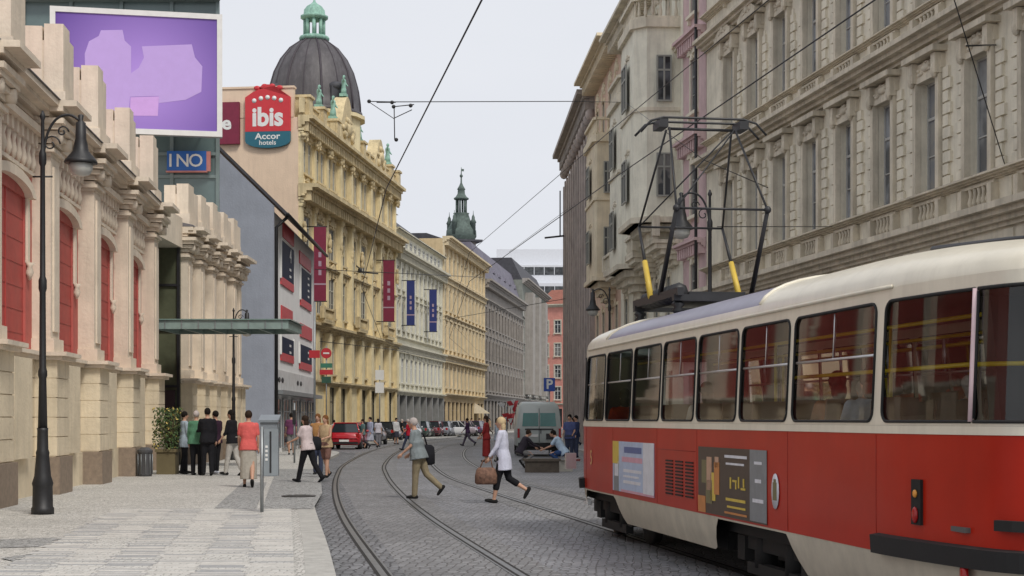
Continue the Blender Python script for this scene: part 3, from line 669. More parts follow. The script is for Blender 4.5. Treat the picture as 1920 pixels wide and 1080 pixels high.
# signs on the side wall
M_ired = mat('red_sign', (.56,.03,.04), .45, var=.05); M_iteal = mat('teal_sign', (.015,.12,.17), .45, var=.05)
s = thing('hotel_sign', 'tall red sign reading ibis with a teal foot on the peach wall', 'sign', t.location, t.rotation_euler.z)
S = lambda y, z, e=0: (-.25-e, y, z)
mb = MB(); pts = [S(.45,18.45),S(.45,20.45),S(.9,20.75),S(1.25,20.9)]+[S(1.8+.55*math.cos(a), 20.9+.3*math.sin(a)) for a in [math.pi*.15*k for k in range(1,6)]]+[S(2.35,20.9),S(2.7,20.75),S(3.15,20.45),S(3.15,18.45)]
mb.extr(pts, (.2,0,0)); mb.build('panel', M_ired, s)
mb = MB(); mb.extr([S(.45,18.44),S(3.15,18.44),S(3.15,17.9)]+[S(1.8+1.35*math.cos(a), 17.9-.42*math.sin(a)) for a in [math.pi*k/10 for k in range(1,10)]]+[S(.45,17.9)], (.2,0,0)); mb.build('foot_panel', M_iteal, s)
mb = MB(); put_text(mb, 'ibis', 1.5, S(1.8,19.25,.01), (0,-1,0), (0,0,1), .035, .95)
for k in range(5): mb.lathe([(.14,0),(.14,.01)], (-.262, 1.0+k*.4, 20.25+.18*math.sin(math.pi*k/4)), 8, axis='x')
put_text(mb, 'Accor', .5, S(1.8,18.15,.01), (0,-1,0), (0,0,1), .02, 1.2); put_text(mb, 'hotels', .38, S(1.8,17.78,.01), (0,-1,0), (0,0,1), .015, 1.1)
mb.build('lettering', M_white, s)
mb = MB()
for k in range(4): mb.ell((-.2, 1.1+k*.45, 21.0+.12*math.sin(math.pi*k/3)), .06, .2, .14)
mb.build('red_leaves', M_ired, s)
s = thing('hotel_sign', 'maroon panel with a white letter e left of the red hotel sign', 'sign', t.location, t.rotation_euler.z)
mb = MB(); mb.box(-.3, -.03, 3.5, 5.0, 17.75, 20.2); mb.build('panel', M_maroon, s)
mb = MB(); put_text(mb, 'e', 1.1, (-.31, 4.25, 18.95), (0,-1,0), (0,0,1), .03, 1.1); mb.build('lettering', M_white, s)
# dome
cx, cy = 14.1, 2.5; rr_ = 3.15
dprof = [(rr_*1.06,22.0),(rr_*1.04,22.25),(rr_,22.3),(rr_*.99,23.0),(rr_*.95,23.9),(rr_*.86,24.9),(rr_*.72,25.8),(rr_*.52,26.6),(rr_*.30,27.1),(rr_*.24,27.25)]
mb = MB(); mb.lathe([(rr_*1.0,19.2),(rr_*1.0,21.7),(rr_*1.1,21.75),(rr_*1.1,21.99)], (cx,cy,0), 16, False); dr = mb.build('dome_drum', M_ibis, t)
mb = MB(); mb.lathe(dprof, (cx,cy,0), 16, True)
dm = mb.build('dome', mat('dark_dome_sheet', (.070,.063,.068), .55, var=.3, scale=1.2, streak=.5, stain=(.16,.15,.16)), t)
mb = MB()
for k in range(16):
    a = 2*math.pi*k/16; mb.tube([(cx+r_*math.cos(a), cy+r_*math.sin(a), z) for r_, z in dprof[2:]], .075 if k % 2 else .035, 5)
mb.build('dome_rib', mat('dome_seam', (.045,.035,.045), .6), dm)
mb = MB()
for k in range(4):
    a = math.pi/2*k+angle((0,0),(1,0))+.75; ca, sa = math.cos(a), math.sin(a)
    mb.obox((cx+ca*2.75, cy+sa*2.75, 23.0), (ca*.45,sa*.45,0), (-sa*.5,ca*.5,0), (0,0,.6)); mb.ell((cx+ca*2.8, cy+sa*2.8, 23.6), .6,.6,.35)
mb.build('dome_dormer', M_slate, dm)
mb = MB(); mb.lathe([(.95,27.15),(1.05,27.3),(.95,27.45),(.8,27.5)], (cx,cy,0), 12)
for k in range(8): a = math.pi/4*k+.2; mb.tube([(cx+.62*math.cos(a),cy+.62*math.sin(a),27.5),(cx+.62*math.cos(a),cy+.62*math.sin(a),28.6)], .13, 6)
mb.lathe([(.8,28.6),(.95,28.7),(.95,28.82),(.75,28.9),(.72,29.2),(.5,29.5),(.25,29.65),(.1,29.8),(.02,30.1)], (cx,cy,0), 12)
mb.build('lantern', M_copper, t)

def blade(label, x, y0, y1, Y, w_px, m, X=None):
    Y -= 4.5; a = at(x, y1, Y); b = at(x, y0, Y); w_ = w_px*Y/FPX
    s = thing('hanging_banner', label, 'banner', (a.x, a.y, a.z), 0, 'vertical banners on the left facades')
    mb = MB(); mb.box(-w_/2, w_/2, -.03, .03, 0, b.z-a.z); mb.build('cloth', m, s)
    mb = MB()
    for z in (0, b.z-a.z): mb.tube([(-w_/2-.5, 0, z), (w_/2+.05, 0, z)], .04, 6)
    mb.build('bracket', M_iron, s)
    h = b.z-a.z; mb = MB()
    for k in range(3): mb.box(-w_*.12, w_*.12, -.036, -.031, h*.35+k*h*.12, h*.35+k*h*.12+h*.07)
    mb.box(-w_/2, w_/2, -.036, -.031, h*.22, h*.22+.09)
    mb.build('print', mat('banner_print', (.38,.27,.34), .6), s)
blade('maroon vertical banner beside the white advert-covered front', 600, 425, 565, 97.0, 23, M_maroon)
blade('maroon vertical banner on the yellow hotel next to the white building', 729, 488, 603, 119.0, 21, M_maroon)
M_bluecloth = mat('blue_banner_cloth', (.018,.03,.15), .7, var=.12)
blade('nearer of the two blue vertical banners on the white building', 770, 526, 610, 128.4, 15, M_bluecloth)
blade('farther of the two blue vertical banners on the white building', 812, 543, 622, 139.5, 14, M_bluecloth)

# ---- white building, beige one behind, ochre building, grey ones, far end
M_whit = wall('white_yellow_stucco', (.68,.66,.55), .3, .1); M_mould = wall('cream_moulding', (.60,.57,.46), .4)
p0, p1 = (-9.08, 121.75), (-6.4, 145); L = math.dist(p0, p1); cols = [1.1+2.02*i for i in range(11)]
t = building('white_building', 'pale cream building with blue banners, dark roof and a grey glass shop front', 'building', p0, p1, 16.4, 12, M_whit,
    [(4.5,1.9,.95,cols,'plain shal',M_white,M_mould,M_glassf),(8.7,2.2,.95,cols,'flat shal',M_white,M_mould,M_glassf),(11.9,1.7,.95,cols,'plain shal',M_white,M_mould,M_glassf),(15.05,1.0,1.15,cols,'bare shal',M_white,M_mould,M_glassf)],
    opens_extra=[(.6,L-.6,.0,3.5)], roof='gable', m_roof=M_slate, roof_h=4.6)
mb = MB()
for z, p_, h_, dn in ((7.5,.5,.45,.5),(8.1,.25,.2,0),(14.9,.8,.6,.45),(3.85,.4,.32,0),(16.5,.4,.25,0)): cornice(mb, 0, L, z, p_, h_, dn)
mb.build('cornice', M_mould, t)
mb = MB()
for i in range(12): mb.mark('pilaster'); x = .1+2.02*i; mb.box(x-.2, x+.2, -.14, .01, 8.11, 14.0); mb.box(x-.15, x+.15, -.1, .01, 3.86, 6.9)
mb.build('pilaster', M_whit, t)
for i in range(7): add_window(t, 2.1+3.15*i, .2, 2.9, 3.2, 'shop', M_steel, M_steel, M_dglass, y=.35, name='shop_window')
mb = MB()
for i in range(8): mb.mark('shop_pier'); x = .55+3.15*i; mb.box(x-.2, x+.2, -.25, .5, 0, 3.5)
mb.build('shop_pier', mat('grey_stone_pier', (.24,.24,.23), .6, var=.15), t)
p0, p1 = (-14.6, 123), (-11.3, 152)
building('beige_rear_building', 'plain beige wall rising behind the dark roof of the white building', 'building', p0, p1, 21.3, 8, wall('beige_render', (.62,.58,.52), .3), [], roof='gable', m_roof=mat('beige_roof', (.45,.41,.36), .8, var=.15), roof_h=1.0)
t = thing('chimney_row', 'small chimneys in a line on the ridge above the white building', 'chimneys', (0,0,0))
mb = MB()
for k in range(5): mb.mark('chimney'); x, y = lerp(-14.9, -11.9, k/4.), lerp(124, 148, k/4.); mb.box(x-.3, x+.3, y-.4, y+.4, 20, 22.0-.1*k); mb.box(x-.36, x+.36, y-.46, y+.46, 22.01-.1*k, 22.15-.1*k)
mb.build('chimney', M_tile, t)

M_och = wall('ochre_stucco', (.64,.50,.30), .42, .16); M_ocho = wall('pale_ochre_ornament', (.70,.59,.40), .55, .16)
p0, p1 = (-6.4, 145.05), (-3.1, 173.5); L = math.dist(p0, p1); cols = [1.5+2.55*i for i in range(11)]
t = building('ochre_building', 'ochre apartment building with ornate window surrounds below the green spire', 'building', p0, p1, 18.3, 12, M_och,
    [(4.6,2.0,1.1,cols,'plain key shal',M_cream_frame,M_ocho,M_glassf),(8.2,2.2,1.1,cols,'ped shal',M_cream_frame,M_ocho,M_glassf),(11.8,2.1,1.1,cols,'flat shal',M_cream_frame,M_ocho,M_glassf),(15.2,1.7,1.1,cols,'plain shal',M_cream_frame,M_ocho,M_glassf),(.25,3.0,1.9,cols,'shop',M_brownframe,M_iron,M_dglass)],
    roof='mansard', m_roof=M_slate, roof_h=.5)
mb = MB()
for z, p_, h_, dn in ((7.6,.6,.5,.5),(4.0,.4,.3,0),(11.3,.35,.25,0),(14.8,.5,.35,.5),(18.5,.9,.6,.5)): cornice(mb, 0, L, z, p_, h_, dn)
for c in cols: relief(mb, c, 14.3, 1.3, .4, rnd); relief(mb, c, 10.95, 1.2, .3, rnd)
mb.build('cornice', M_ocho, t)
mb = MB()
for i in range(12): mb.mark('pilaster'); x = .25+2.55*i; mb.box(x-.22, x+.22, -.16, .01, 4.0, 18)
mb.build('pilaster', M_ocho, t)
t = thing('shop_awning', 'cream sloping awning over a lit shop at the foot of the ochre building', 'awning', (*at(890,760,166).xy, 0))
mb = MB(); mb.extr([(-2.2,0,2.2),(1.6,0,2.2),(-1.4,0,4.3),(-2.2,0,4.3)], (0,3,0)); mb.build('cloth', mat('cream_awning', (.75,.66,.5), .7), t)
mb = MB(); mb.tube([(1.5,0,2.2),(1.5,0,.05)], .05, 6); mb.build('support', M_iron, t)

M_g1 = wall('grey_stone', (.30,.275,.25), .45, .2); M_g1o = wall('grey_moulding', (.35,.325,.30), .45)
M_spire = mat('dull_copper', (.10,.135,.12), .8, var=.35, scale=3, streak=.5, stain=(.04,.05,.05))
M_lil = mat('lilac_grey_roof', (.15,.14,.18), .7, var=.25, scale=1)
p0, p1 = (-3.1, 173.6), (1.4, 213); L = math.dist(p0, p1); cols = [1.6+3.05*i for i in range(13)]
t = building('grey_mansard_building', 'grey stone building with a lilac mansard roof at the bend of the street', 'building', p0, p1, 17.0, 13, M_g1,
    [(4.8,2.2,1.4,cols,'plain shal',M_brownframe,M_g1o,M_glassf),(8.2,2.3,1.4,cols,'flat shal',M_brownframe,M_g1o,M_glassf),(11.9,2.2,1.4,cols,'plain shal',M_brownframe,M_g1o,M_glassf),(.3,3.4,2.2,cols,'shop',M_iron,M_iron,M_dglass)], roof='mansard', m_roof=M_lil, roof_h=4.2)
mb = MB()
for z, p_, h_, dn in ((17.1,.9,.7,.6),(4.4,.4,.4,0),(15.0,.3,.3,0)): cornice(mb, 0, L, z, p_, h_, dn)
mb.build('cornice', M_g1o, t)
mb = MB()
for i in range(14): mb.mark('pilaster'); x = .1+3.05*i; mb.box(x-.25, x+.25, -.14, .01, 4.4, 15)
mb.build('pilaster', M_g1, t)
for i in range(7): dormer(t, 3+5.6*i, 17.15, 1.3, 1.6, M_lil, M_glassf)
M_g2 = wall('green_grey_render', (.23,.245,.22), .45, .2)
p0, p1 = (1.4, 213.1), (5.4, 248); L = math.dist(p0, p1); cols = [1.6+3.1*i for i in range(11)]
t = building('green_grey_building', 'narrow looking green-grey building with bay windows before the pink house', 'building', p0, p1, 20.5, 12, M_g2,
    [(4.8,2.2,1.4,cols,'plain shal',M_white,M_g1o,M_glassf),(8.4,2.2,1.4,cols,'plain shal',M_white,M_g1o,M_glassf),(12.0,2.2,1.4,cols,'plain shal',M_white,M_g1o,M_glassf),(15.6,2.0,1.4,cols,'plain shal',M_white,M_g1o,M_glassf),(.3,3.2,2.2,cols,'shop',M_iron,M_iron,M_dglass)], roof='mansard', m_roof=M_slate, roof_h=3)
mb = MB(); cornice(mb, 0, L, 20.7, .9, .7); cornice(mb, 0, L, 4.3, .4, .4)
for x in (5, 14, 24): mb.mark('bay'); mb.box(x-1.6, x+1.6, -1.1, .01, 5, 19)
mb.build('cornice', M_g1o, t)
M_salm = wall('salmon_render', (.62,.28,.23), .25)
p0, p1 = (4.2, 262), (15, 257); L = math.dist(p0, p1); cols = [1.5+2.2*i for i in range(5)]
t = building('salmon_house', 'salmon pink house closing the view at the far end of the street', 'building', p0, p1, 20.5, 12, M_salm,
    [(z_,2.1,1.1,cols,'plain shal',M_white,M_mould,M_glassf) for z_ in (4.8,8.4,12.0,15.8)]+[(.3,3,1.6,cols,'shop',M_iron,M_iron,M_dglass)], roof='gable', m_roof=M_tile, roof_h=3)
mb = MB(); cornice(mb, 0, L, 20.6, .6, .5); cornice(mb, 0, L, 4.2, .3, .3); mb.build('cornice', M_mould, t)
M_mod = mat('white_cladding', (.62,.64,.68), .5, var=.05)
t = thing('modern_office_block', 'white modern office block with long dark window bands above the far roofs', 'building', (-8, 300, 0))
mb = MB(); mb.box(0, 36, 0, 14, 0, 27.5); mb.box(2, 34, 2.5, 14, 27.5, 31.2); mb.box(5, 30, 5, 12, 31.2, 34.5); mb.build('body', M_mod, t)
for z, y_ in ((29.3,2.42),(25.4,-.08),(21.6,-.08),(17.8,-.08),(14,-.08)):
    mb = MB(); mb.box(2.5, 33.5, y_, y_+.079, z, z+1.5); a = mb.build('window_band', M_dglass, t); mb = MB()
    for i in range(16): mb.box(2.5+i*1.94, 2.62+i*1.94, y_-.05, y_-.001, z, z+1.5)
    mb.build('mullion', M_mod, a)
# copper spire
t = thing('church_spire', 'green copper spire with an open lantern rising behind the ochre building', 'tower', (-6.45, 200, 0), .3)
mb = MB(); mb.box(-1.5, 1.5, -1.5, 1.5, 0, 24); mb.build('tower_body', M_g1, t)
mb = MB(); mb.lathe([(1.2,23.2),(1.5,24.0),(2.0,24.8),(1.95,25.5),(1.5,26.2),(1.15,27.0),(.95,27.6),(1.05,27.75)], (0,0,0), 12); mb.build('lower_bulb', M_spire, t)
for a in range(4):
    c, s_ = 1.75*math.cos(a*math.pi/2+.785), 1.75*math.sin(a*math.pi/2+.785)
    mb = MB(); mb.lathe([(.3,25.0),(.32,26.4),(.42,26.5),(.22,26.9),(.2,27.2),(.05,27.5),(.02,28)], (c, s_, 0), 8); mb.build('turret', M_spire, t)
mb = MB()
for k in range(6): a = k*math.pi/3; mb.tube([(.62*math.cos(a),.62*math.sin(a),27.7),(.62*math.cos(a),.62*math.sin(a),29.5)], .13, 6)
mb.lathe([(.95,29.5),(1.0,29.65),(.75,29.8),(.5,30.2),(.45,30.7),(.55,30.8),(.3,31.2),(.12,31.6),(.08,32.6),(.03,33.6)], (0,0,0), 10)
mb.ell((0,0,32.5), .22,.22,.22); mb.box(-.02,.35,-.02,.02,33.1,33.4); mb.build('lantern', M_spire, t)
mb = MB(); mb.extr([(-2.2,-2.2,24),(2.2,-2.2,24),(2.2,2.2,24),(-2.2,2.2,24)], (0,0,.25)); mb.build('eaves', M_slate, t)
# ------------------------------------------------------------------ RIGHT SIDE (x runs from far to near)
M_r1 = wall('weathered_beige_stucco', (.70,.65,.53), .42, .16); M_r1o = wall('beige_ornament', (.61,.55,.44), .65, .22)
M_glass_pale = glassy('window_glass_with_curtains', (.085,.09,.098), .08)
p0, p1 = (16.3-.1593*57.6, 57.6), (16.3-.1593*20, 20); L = math.dist(p0, p1)
cols = [3.14+2.735*k for k in range(13)]; cols = [c for c in cols if c < L-1]
M_palef = mat('pale_window_frame', (.42,.42,.40), .55, var=.1)
R1_rows = [(7.17,2.72,1.15,cols,'bare',M_palef,M_r1o,M_glass_pale),(11.75,2.55,1.15,cols,'bare',M_palef,M_r1o,M_glass_pale),(16.4,2.3,1.1,cols,'flat',M_palef,M_r1o,M_glass_pale),(20.4,1.8,1.1,cols,'plain',M_greyframe,M_r1o,M_glass)]
t = building('beige_palace_block', 'long weathered beige apartment block with rusticated piers and balustraded sills on the right', 'building', p0, p1, 23.5, 14, M_r1, R1_rows+[(.5,3.9,1.9,cols,'shop',M_brownframe,M_iron,M_dglass)])
mb = MB()
for z, p_, h_, dn in ((6.35,.55,.5,0),(7.12,.32,.16,0),(11.05,.62,.42,0),(11.72,.25,.12,0),(15.4,.55,.4,0),(16.3,.3,.15,0),(19.6,.4,.3,0),(23.6,1.3,.8,.5)): cornice(mb, 0, L, z, p_, h_, dn)
mb.build('cornice', M_r1o, t)
# piers: rusticated quoin blocks either side of the windows
for zz0, zz1 in ((7.13, 9.95), (11.73, 14.2)):
    for c in cols:
        for s in (-1, 1):
            z = zz0; k = 0; mb = MB(); mb.box(c+s*.9-.1, c+s*.9+.1, -.03, .008, zz0+.01, zz1)
            while z < zz1-.2:
                w_ = .42 if k % 2 == 0 else .30
                x0 = c+s*.80; x1 = c+s*(.80+w_); mb.box(min(x0,x1), max(x0,x1), -.07, .01, z+.02, z+.27); z += .29; k += 1
            mb.build('quoin_strip', M_r1, t)
for c in cols:                       # moulded surround with jambs, consoles and cornice hood, lower row
    for zb, h in ((7.17, 2.72), (11.75, 2.55)):
        mb = MB(); w_ = 1.15
        for s in (-1, 1):
            x = c+s*(w_/2+.09); mb.box(x-.09, x+.09, -.16, .01, zb, zb+h)
            mb.box(x-.12, x+.12, -.26, .01, zb+h+.02, zb+h+.5); mb.ell((x, -.22, zb+h+.1), .1, .1, .2, 6, 4)
        mb.box(c-w_/2-.18, c+w_/2+.18, -.14, .01, zb+h, zb+h+.14); 
        mb.box(c-w_/2-.24, c+w_/2+.24, -.12, .009, zb+h+.141, zb+h+.46); mb.box(c-w_/2-.36, c+w_/2+.36, -.38, .01, zb+h+.52, zb+h+.66)
        relief(mb, c, zb+h+.31, 1.0, .3, rnd, -.12, 10, .09)
        if zb < 8:
            relief(mb, c, zb+h+.86, 1.3, .5, rnd, 0, 14, .13)
        else:
            mb.extr([(c-.95,-.36,zb+h+.661),(c+.95,-.36,zb+h+.661),(c,-.36,zb+h+1.15)], (0,.36,0)); relief(mb, c, zb+h+.8, .8, .3, rnd, -.36, 6, .06)
        mb.build('window_hood', M_r1o, t)
for c in cols:                       # sill panels with small balusters
    for z0, z1 in ((6.37, 6.94), (11.07, 11.58)):
        mb = MB(); mb.box(c-.82, c+.82, -.12, .01, z0, z0+.07); mb.box(c-.82, c+.82, -.12, .01, z1-.06, z1); 
        for s in (-1, 1): mb.box(c+s*.75-.1, c+s*.75+.1, -.2, .01, z0+.071, z1-.061)
        for k in range(5): mb.lathe([(.035,z0+.07),(.075,z0+.2),(.035,z0+.36),(.06,z1-.06)], (c-.44+k*.22, -.06, 0), 6)
        mb.build('baluster_panel', M_r1o, t)
mb = MB()
for i in range(len(cols)+1):
    mb.mark('pier'); x = cols[0]-1.3675+2.735*i; mb.box(x-.16, x+.16, -.05, .01, 6.37, 6.94); 
    for k in range(6): mb.box(x-.22, x+.22, -.05, .01, .2+.95*k, 1.05+.95*k)
mb.build('pier', M_r1, t)

# pink slice
M_pink = wall('faded_pink_render', (.60,.44,.44), .35)
p0, p1 = (6.62, 60.75), (16.3-.1593*57.6-.02, 57.65); L = math.dist(p0, p1)
t = building('pink_house', 'very narrow faded pink house squeezed beside the beige block', 'building', p0, p1, 21.5, 12, M_pink,
    [(z_,2.0,.9,[L/2],'arch key shal',M_greyframe,M_r1,M_glass) for z_ in (5.5,9.3,13.2,16.9)]+[(.3,3.2,1.6,[L/2],'shop',M_brownframe,M_iron,M_dglass)])
mb = MB()
for z in (4.4,8.3,12.2,16.1,21.6): cornice(mb, 0, L, z, .45, .35, .3)
mb.build('cornice', M_pink, t)
mb = MB(); mb.tube([(L-.1,-.35,.1),(L-.1,-.35,21.2)], .06, 8); mb.build('drainpipe', M_iron, t)

def oriel(root, x0, x1, pr, z0, z1, rows, m, mo, gm, ch=.45, balcony=True, fm=None, ww_=.85):
    fm = fm or M_greyframe; c = (x0+x1)/2
    plan = [(x0,0),(x0+.02,-pr+ch),(x0+ch,-pr),(x1-ch,-pr),(x1-.02,-pr+ch),(x1,0)]
    mb = MB(); mb.extr([(x,y,z0) for x, y in plan], (0,0,z1-z0))
    o = mb.build('oriel', m, root)
    mb = MB()
    for z, e, h in [(z0,.14,.22),(z1-.3,.16,.35)]+[(r[0]-.35,.08,.14) for r in rows[1:]]:
        pl = [(x0-e,0.01),(x0-e,-pr+ch-e*.4),(x0+ch-e*.4,-pr-e),(x1-ch+e*.4,-pr-e),(x1+e,-pr+ch-e*.4),(x1+e,0.01)]; mb.extr([(x,y,z) for x, y in pl], (0,0,h))
    # console under the oriel
    for k in range(5):
        f = 1-.2*(k+1)*.9; pl = [(lerp(c,x0,f),0),(lerp(c,x0,f),(-pr+ch)*f),(lerp(c,x0+ch,f),-pr*f),(lerp(c,x1-ch,f),-pr*f),(lerp(c,x1,f),(-pr+ch)*f),(lerp(c,x1,f),0)]
        mb.extr([(x,y,z0-.3*(k+1)) for x, y in pl], (0,0,.2999))
    if balcony:
        n_ = 10
        for i in range(5):
            a, b = plan[i], plan[i+1]
            d_ = math.dist(a, b); q_ = max(1, int(d_/.3))
            for k in range(q_): f = (k+.5)/q_; mb.lathe([(.04,z1+.06),(.08,z1+.3),(.04,z1+.6),(.06,z1+.8)], (lerp(a[0],b[0],f), lerp(a[1],b[1],f)*.95, 0), 6)
        for z, h in ((z1+.05,.1),(z1+.8,.14)):
            for i in range(5):
                a, b = Vector((*plan[i],0)), Vector((*plan[i+1],0)); mm = (a+b)/2; u = (b-a)/2; nn = Vector((u.y,-u.x,0)).normalized()*.1; mb.obox((mm.x,mm.y,z+h/2), u, nn, (0,0,h/2))
    for z, h in rows: relief(mb, c, z+h+.35, 1.1, .3, rnd, -pr, 8, .08)
    mb.build('moulding', mo, o)
    def wd(x, y, z, h, rz, w_):
        d_ = Vector((math.sin(rz), -math.cos(rz), 0)); 
        a, b, c_ = win_meshes(w_, h, 'plain', fm, mo, gm)
        q = link('window', a, o, Vector((x, y, z))+d_*.335, (0,0,rz)); link('pane', b, q)
        for s in (-1, 1): pass
    for z, h in rows:
        wd(c, -pr, z, h, 0, min(1.2, x1-x0-2*ch-.3)); wd(x1-.01, (-pr+ch)/2, z, h, math.pi/2, min(ww_, pr-ch-.15)*.7); wd(x0+.01, (-pr+ch)/2, z, h, -math.pi/2, min(ww_, pr-ch-.15))
    return o
M_r2 = wall('pale_cream_render', (.78,.75,.63), .40); M_r2o = wall('pale_cream_moulding', (.68,.62,.50), .65, .2)
p0, p1 = (5.4, 78), (6.6, 60.8); L = math.dist(p0, p1); cols = [2.0,5.0,8.0,11.0,14.0]
t = building('bay_windowed_house', 'cream house with stacked oriel bays and balconies left of the pink slice', 'building', p0, p1, 20.2, 12, M_r2,
    [(z_,2.0,1.0,cols,'plain key shal',M_greyframe,M_r2o,M_glass) for z_ in (5.4,9.3,13.1,16.8)]+[(.3,3.3,1.8,cols,'shop',M_brownframe,M_iron,M_dglass)])
mb = MB()
for z, p_ in ((4.6,.5),(8.6,.3),(12.4,.3),(16.2,.35),(20.4,1.1)): cornice(mb, 0, L, z, p_, .5, .4 if p_ > .4 else 0)
for c in cols:
    for z in (8.0,11.9,15.8,19.4): relief(mb, c, z, 1.5, .5, rnd)
mb.build('cornice', M_r2o, t)
oriel(t, L-4.9, L-.6, 1.75, 9.3, 17.2, [(10.3,1.7),(14.0,1.8)], M_r2, M_r2o, M_glass)
oriel(t, 5.2, 9.4, 1.3, 8.2, 15.8, [(9.2,1.7),(12.8,1.8)], M_r2, M_r2o, M_glass)
mb = MB()
for x in (3.0, 10.2, 15.6):
    for z in (8.62,): 
        mb.mark('balcony'); mb.box(x-1.3, x+1.3, -1.1, 0, z-.14, z); balustrade(mb, x-1.3, x+1.3, z, .85, -1.0, mk=False)
        for k in range(4): mb.box(x-1.2+.1*k, x+1.2-.1*k, -1.0+.25*k, 0, z-.14-.2*(k+1), z-.141-.2*k)
mb.build('balcony', M_r2o, t)
mb = MB(); 
for x, w_ in ((L-2.7, 4.2), (7, 3.6)):
    mb.mark('gable'); mb.extr([(x-w_/2,-.5,20.41),(x-w_/2,-.5,21.6),(x-w_*.3,-.5,22.0),(x,-.5,23.2),(x+w_*.3,-.5,22.0),(x+w_/2,-.5,21.6),(x+w_/2,-.5,20.41)], (0,.6,0)); relief(mb, x, 21.4, 2, .9, rnd, -.5, 14, .18)
mb.build('gable', M_r2o, t)

M_r3 = wall('peach_ochre_render', (.64,.46,.36), .35); M_r3o = wall('warm_cream_stone', (.72,.63,.47), .35)
p0, p1 = (4.73, 90), (5.4, 78.05); L = math.dist(p0, p1); cols = [1.7,4.6,7.6,10.4]
t = building('peach_bay_house', 'peach and cream house with one tall flat bay between the cream and grey fronts', 'building', p0, p1, 20.6, 12, M_r3,
    [(z_,2.0,1.0,cols,'plain key shal',M_greyframe,M_r3o,M_glass) for z_ in (5.4,9.3,13.1,16.8)]+[(.3,3.3,1.8,cols,'shop',M_brownframe,M_iron,M_dglass)])
mb = MB()
for z, p_ in ((4.6,.5),(12.4,.3),(16.2,.5),(20.8,1.2)): cornice(mb, 0, L, z, p_, .5, .4 if p_ > .4 else 0)
for c in cols: relief(mb, c, 19.5, 1.5, .7, rnd); relief(mb, c, 15.6, 1.5, .6, rnd)
mb.build('cornice', M_r3o, t)
oriel(t, L-5.6, L-1.2, 1.15, 8.6, 15.9, [(9.6,1.7),(13.0,1.6)], M_r3o, M_r3o, M_glass, ch=.1, ww_=.6)
M_r4 = wall('grey_brown_stone', (.46,.40,.37), .55, .22); M_r4o = wall('dark_grey_brown_moulding', (.38,.34,.31), .5, .2)
p0, p1 = (4.15, 112.7), (4.95, 90.05); L = math.dist(p0, p1); n_ = 12; cols = [L/n_*(i+.5) for i in range(n_)]
t = building('grey_pier_building', 'tall grey-brown building with close vertical stone piers farthest along the right side', 'building', p0, p1, 20.3, 14, M_r4,
    [(z_,2.4,.95,cols,'bare shal',M_brownframe,M_r4o,M_glass) for z_ in (5.0,8.6,12.2,15.8)]+[(.3,3.4,1.3,cols,'shop',M_brownframe,M_iron,M_dglass)])
for i in range(n_+1):
    x = L/n_*i; x = min(max(x, .24), L-.24); mb = MB(); mb.box(x-.24, x+.24, -.5, .01, 0, 18.2); mb.box(x-.34, x+.34, -.22, .008, 0, 18.2); mb.box(x-.26, x+.26, -.4, .01, 18.2, 18.6); mb.box(x-.26, x+.26, -.38, .01, 4.2, 4.7); mb.ell((x,-.45,19.1), .22, .3, .35); mb.build('pier', M_r4, t)
mb = MB(); cornice(mb, 0, L, 20.5, 1.25, .9, .6); cornice(mb, 0, L, 4.7, .3, .3); mb.box(0, L, 0, 1.5, 20.5, 21.3)
for i in range(6): mb.mark('chimney'); x = 2+i*3.8; mb.box(x-.5, x+.5, .3, 1.4, 21.3, 22.2)
mb.build('cornice', M_r4o, t)
# beyond the bend on the right: one more front, seen only in a sliver
p0, p1 = (16, 180), (6.0, 140)
building('far_right_building', 'dim grey building beyond the bend on the right', 'building', p0, p1, 15, 8, M_g1, [(z_,2.2,1.3,[3+4*i for i in range(9)],'plain shal',M_white,M_g1o,M_glass) for z_ in (4.8,8.4,11.6)], roof='gable', m_roof=M_slate)
# ------------------------------------------------------------------ TRAM (local y = towards its front, local -x = the side we see)
M_tred = mat('tram_red_paint', (.40,.018,.006), .36, spec=.16, var=.10, scale=1.5, coat=.05, streak=.15, stain=(.25,.015,.01))
M_tcream = mat('tram_cream_paint', (.70,.65,.53), .35, var=.08, scale=1.5, coat=.15, streak=.25, stain=(.36,.32,.25))
M_tskirt = mat('tram_skirt_cream', (.52,.47,.37), .5, var=.15, scale=3, streak=.22, stain=(.30,.27,.21))
M_tgrey = mat('tram_lilac_grey_roof', (.21,.20,.27), .35, var=.12, scale=2, streak=.2)
M_tint = mat('tram_interior_panel', (.12,.11,.095), .6, var=.05)
M_under = mat('underframe_black', (.012,.011,.010), .8, var=.3)
M_alu = mat('aluminium', (.55,.55,.55), .35, metal=.8)
def tramglass():
    m = bpy.data.materials.new('tram_window_glass'); m.use_nodes = True; nt = m.node_tree; nt.nodes.clear(); L = nt.links.new
    o = N(nt,'ShaderNodeOutputMaterial'); g = N(nt,'ShaderNodeBsdfGlossy'); g.inputs['Roughness'].default_value = .03; g.inputs['Color'].default_value = (.9,.9,.9,1)
    tr = N(nt,'ShaderNodeBsdfTransparent'); tr.inputs['Color'].default_value = (.78,.78,.76,1); fr = N(nt,'ShaderNodeFresnel'); fr.inputs['IOR'].default_value = 1.55
    mx = N(nt,'ShaderNodeMixShader'); L(fr.outputs[0], mx.inputs[0]); L(tr.outputs[0], mx.inputs[1]); L(g.outputs[0], mx.inputs[2]); L(mx.outputs[0], o.inputs[0]); return m
M_tglass2 = tramglass()
tram = thing('tram', 'red and cream tram with adverts on its side, seen from its rear left corner', 'tram', (4.273, 10.0, 0), math.asin(.1573))
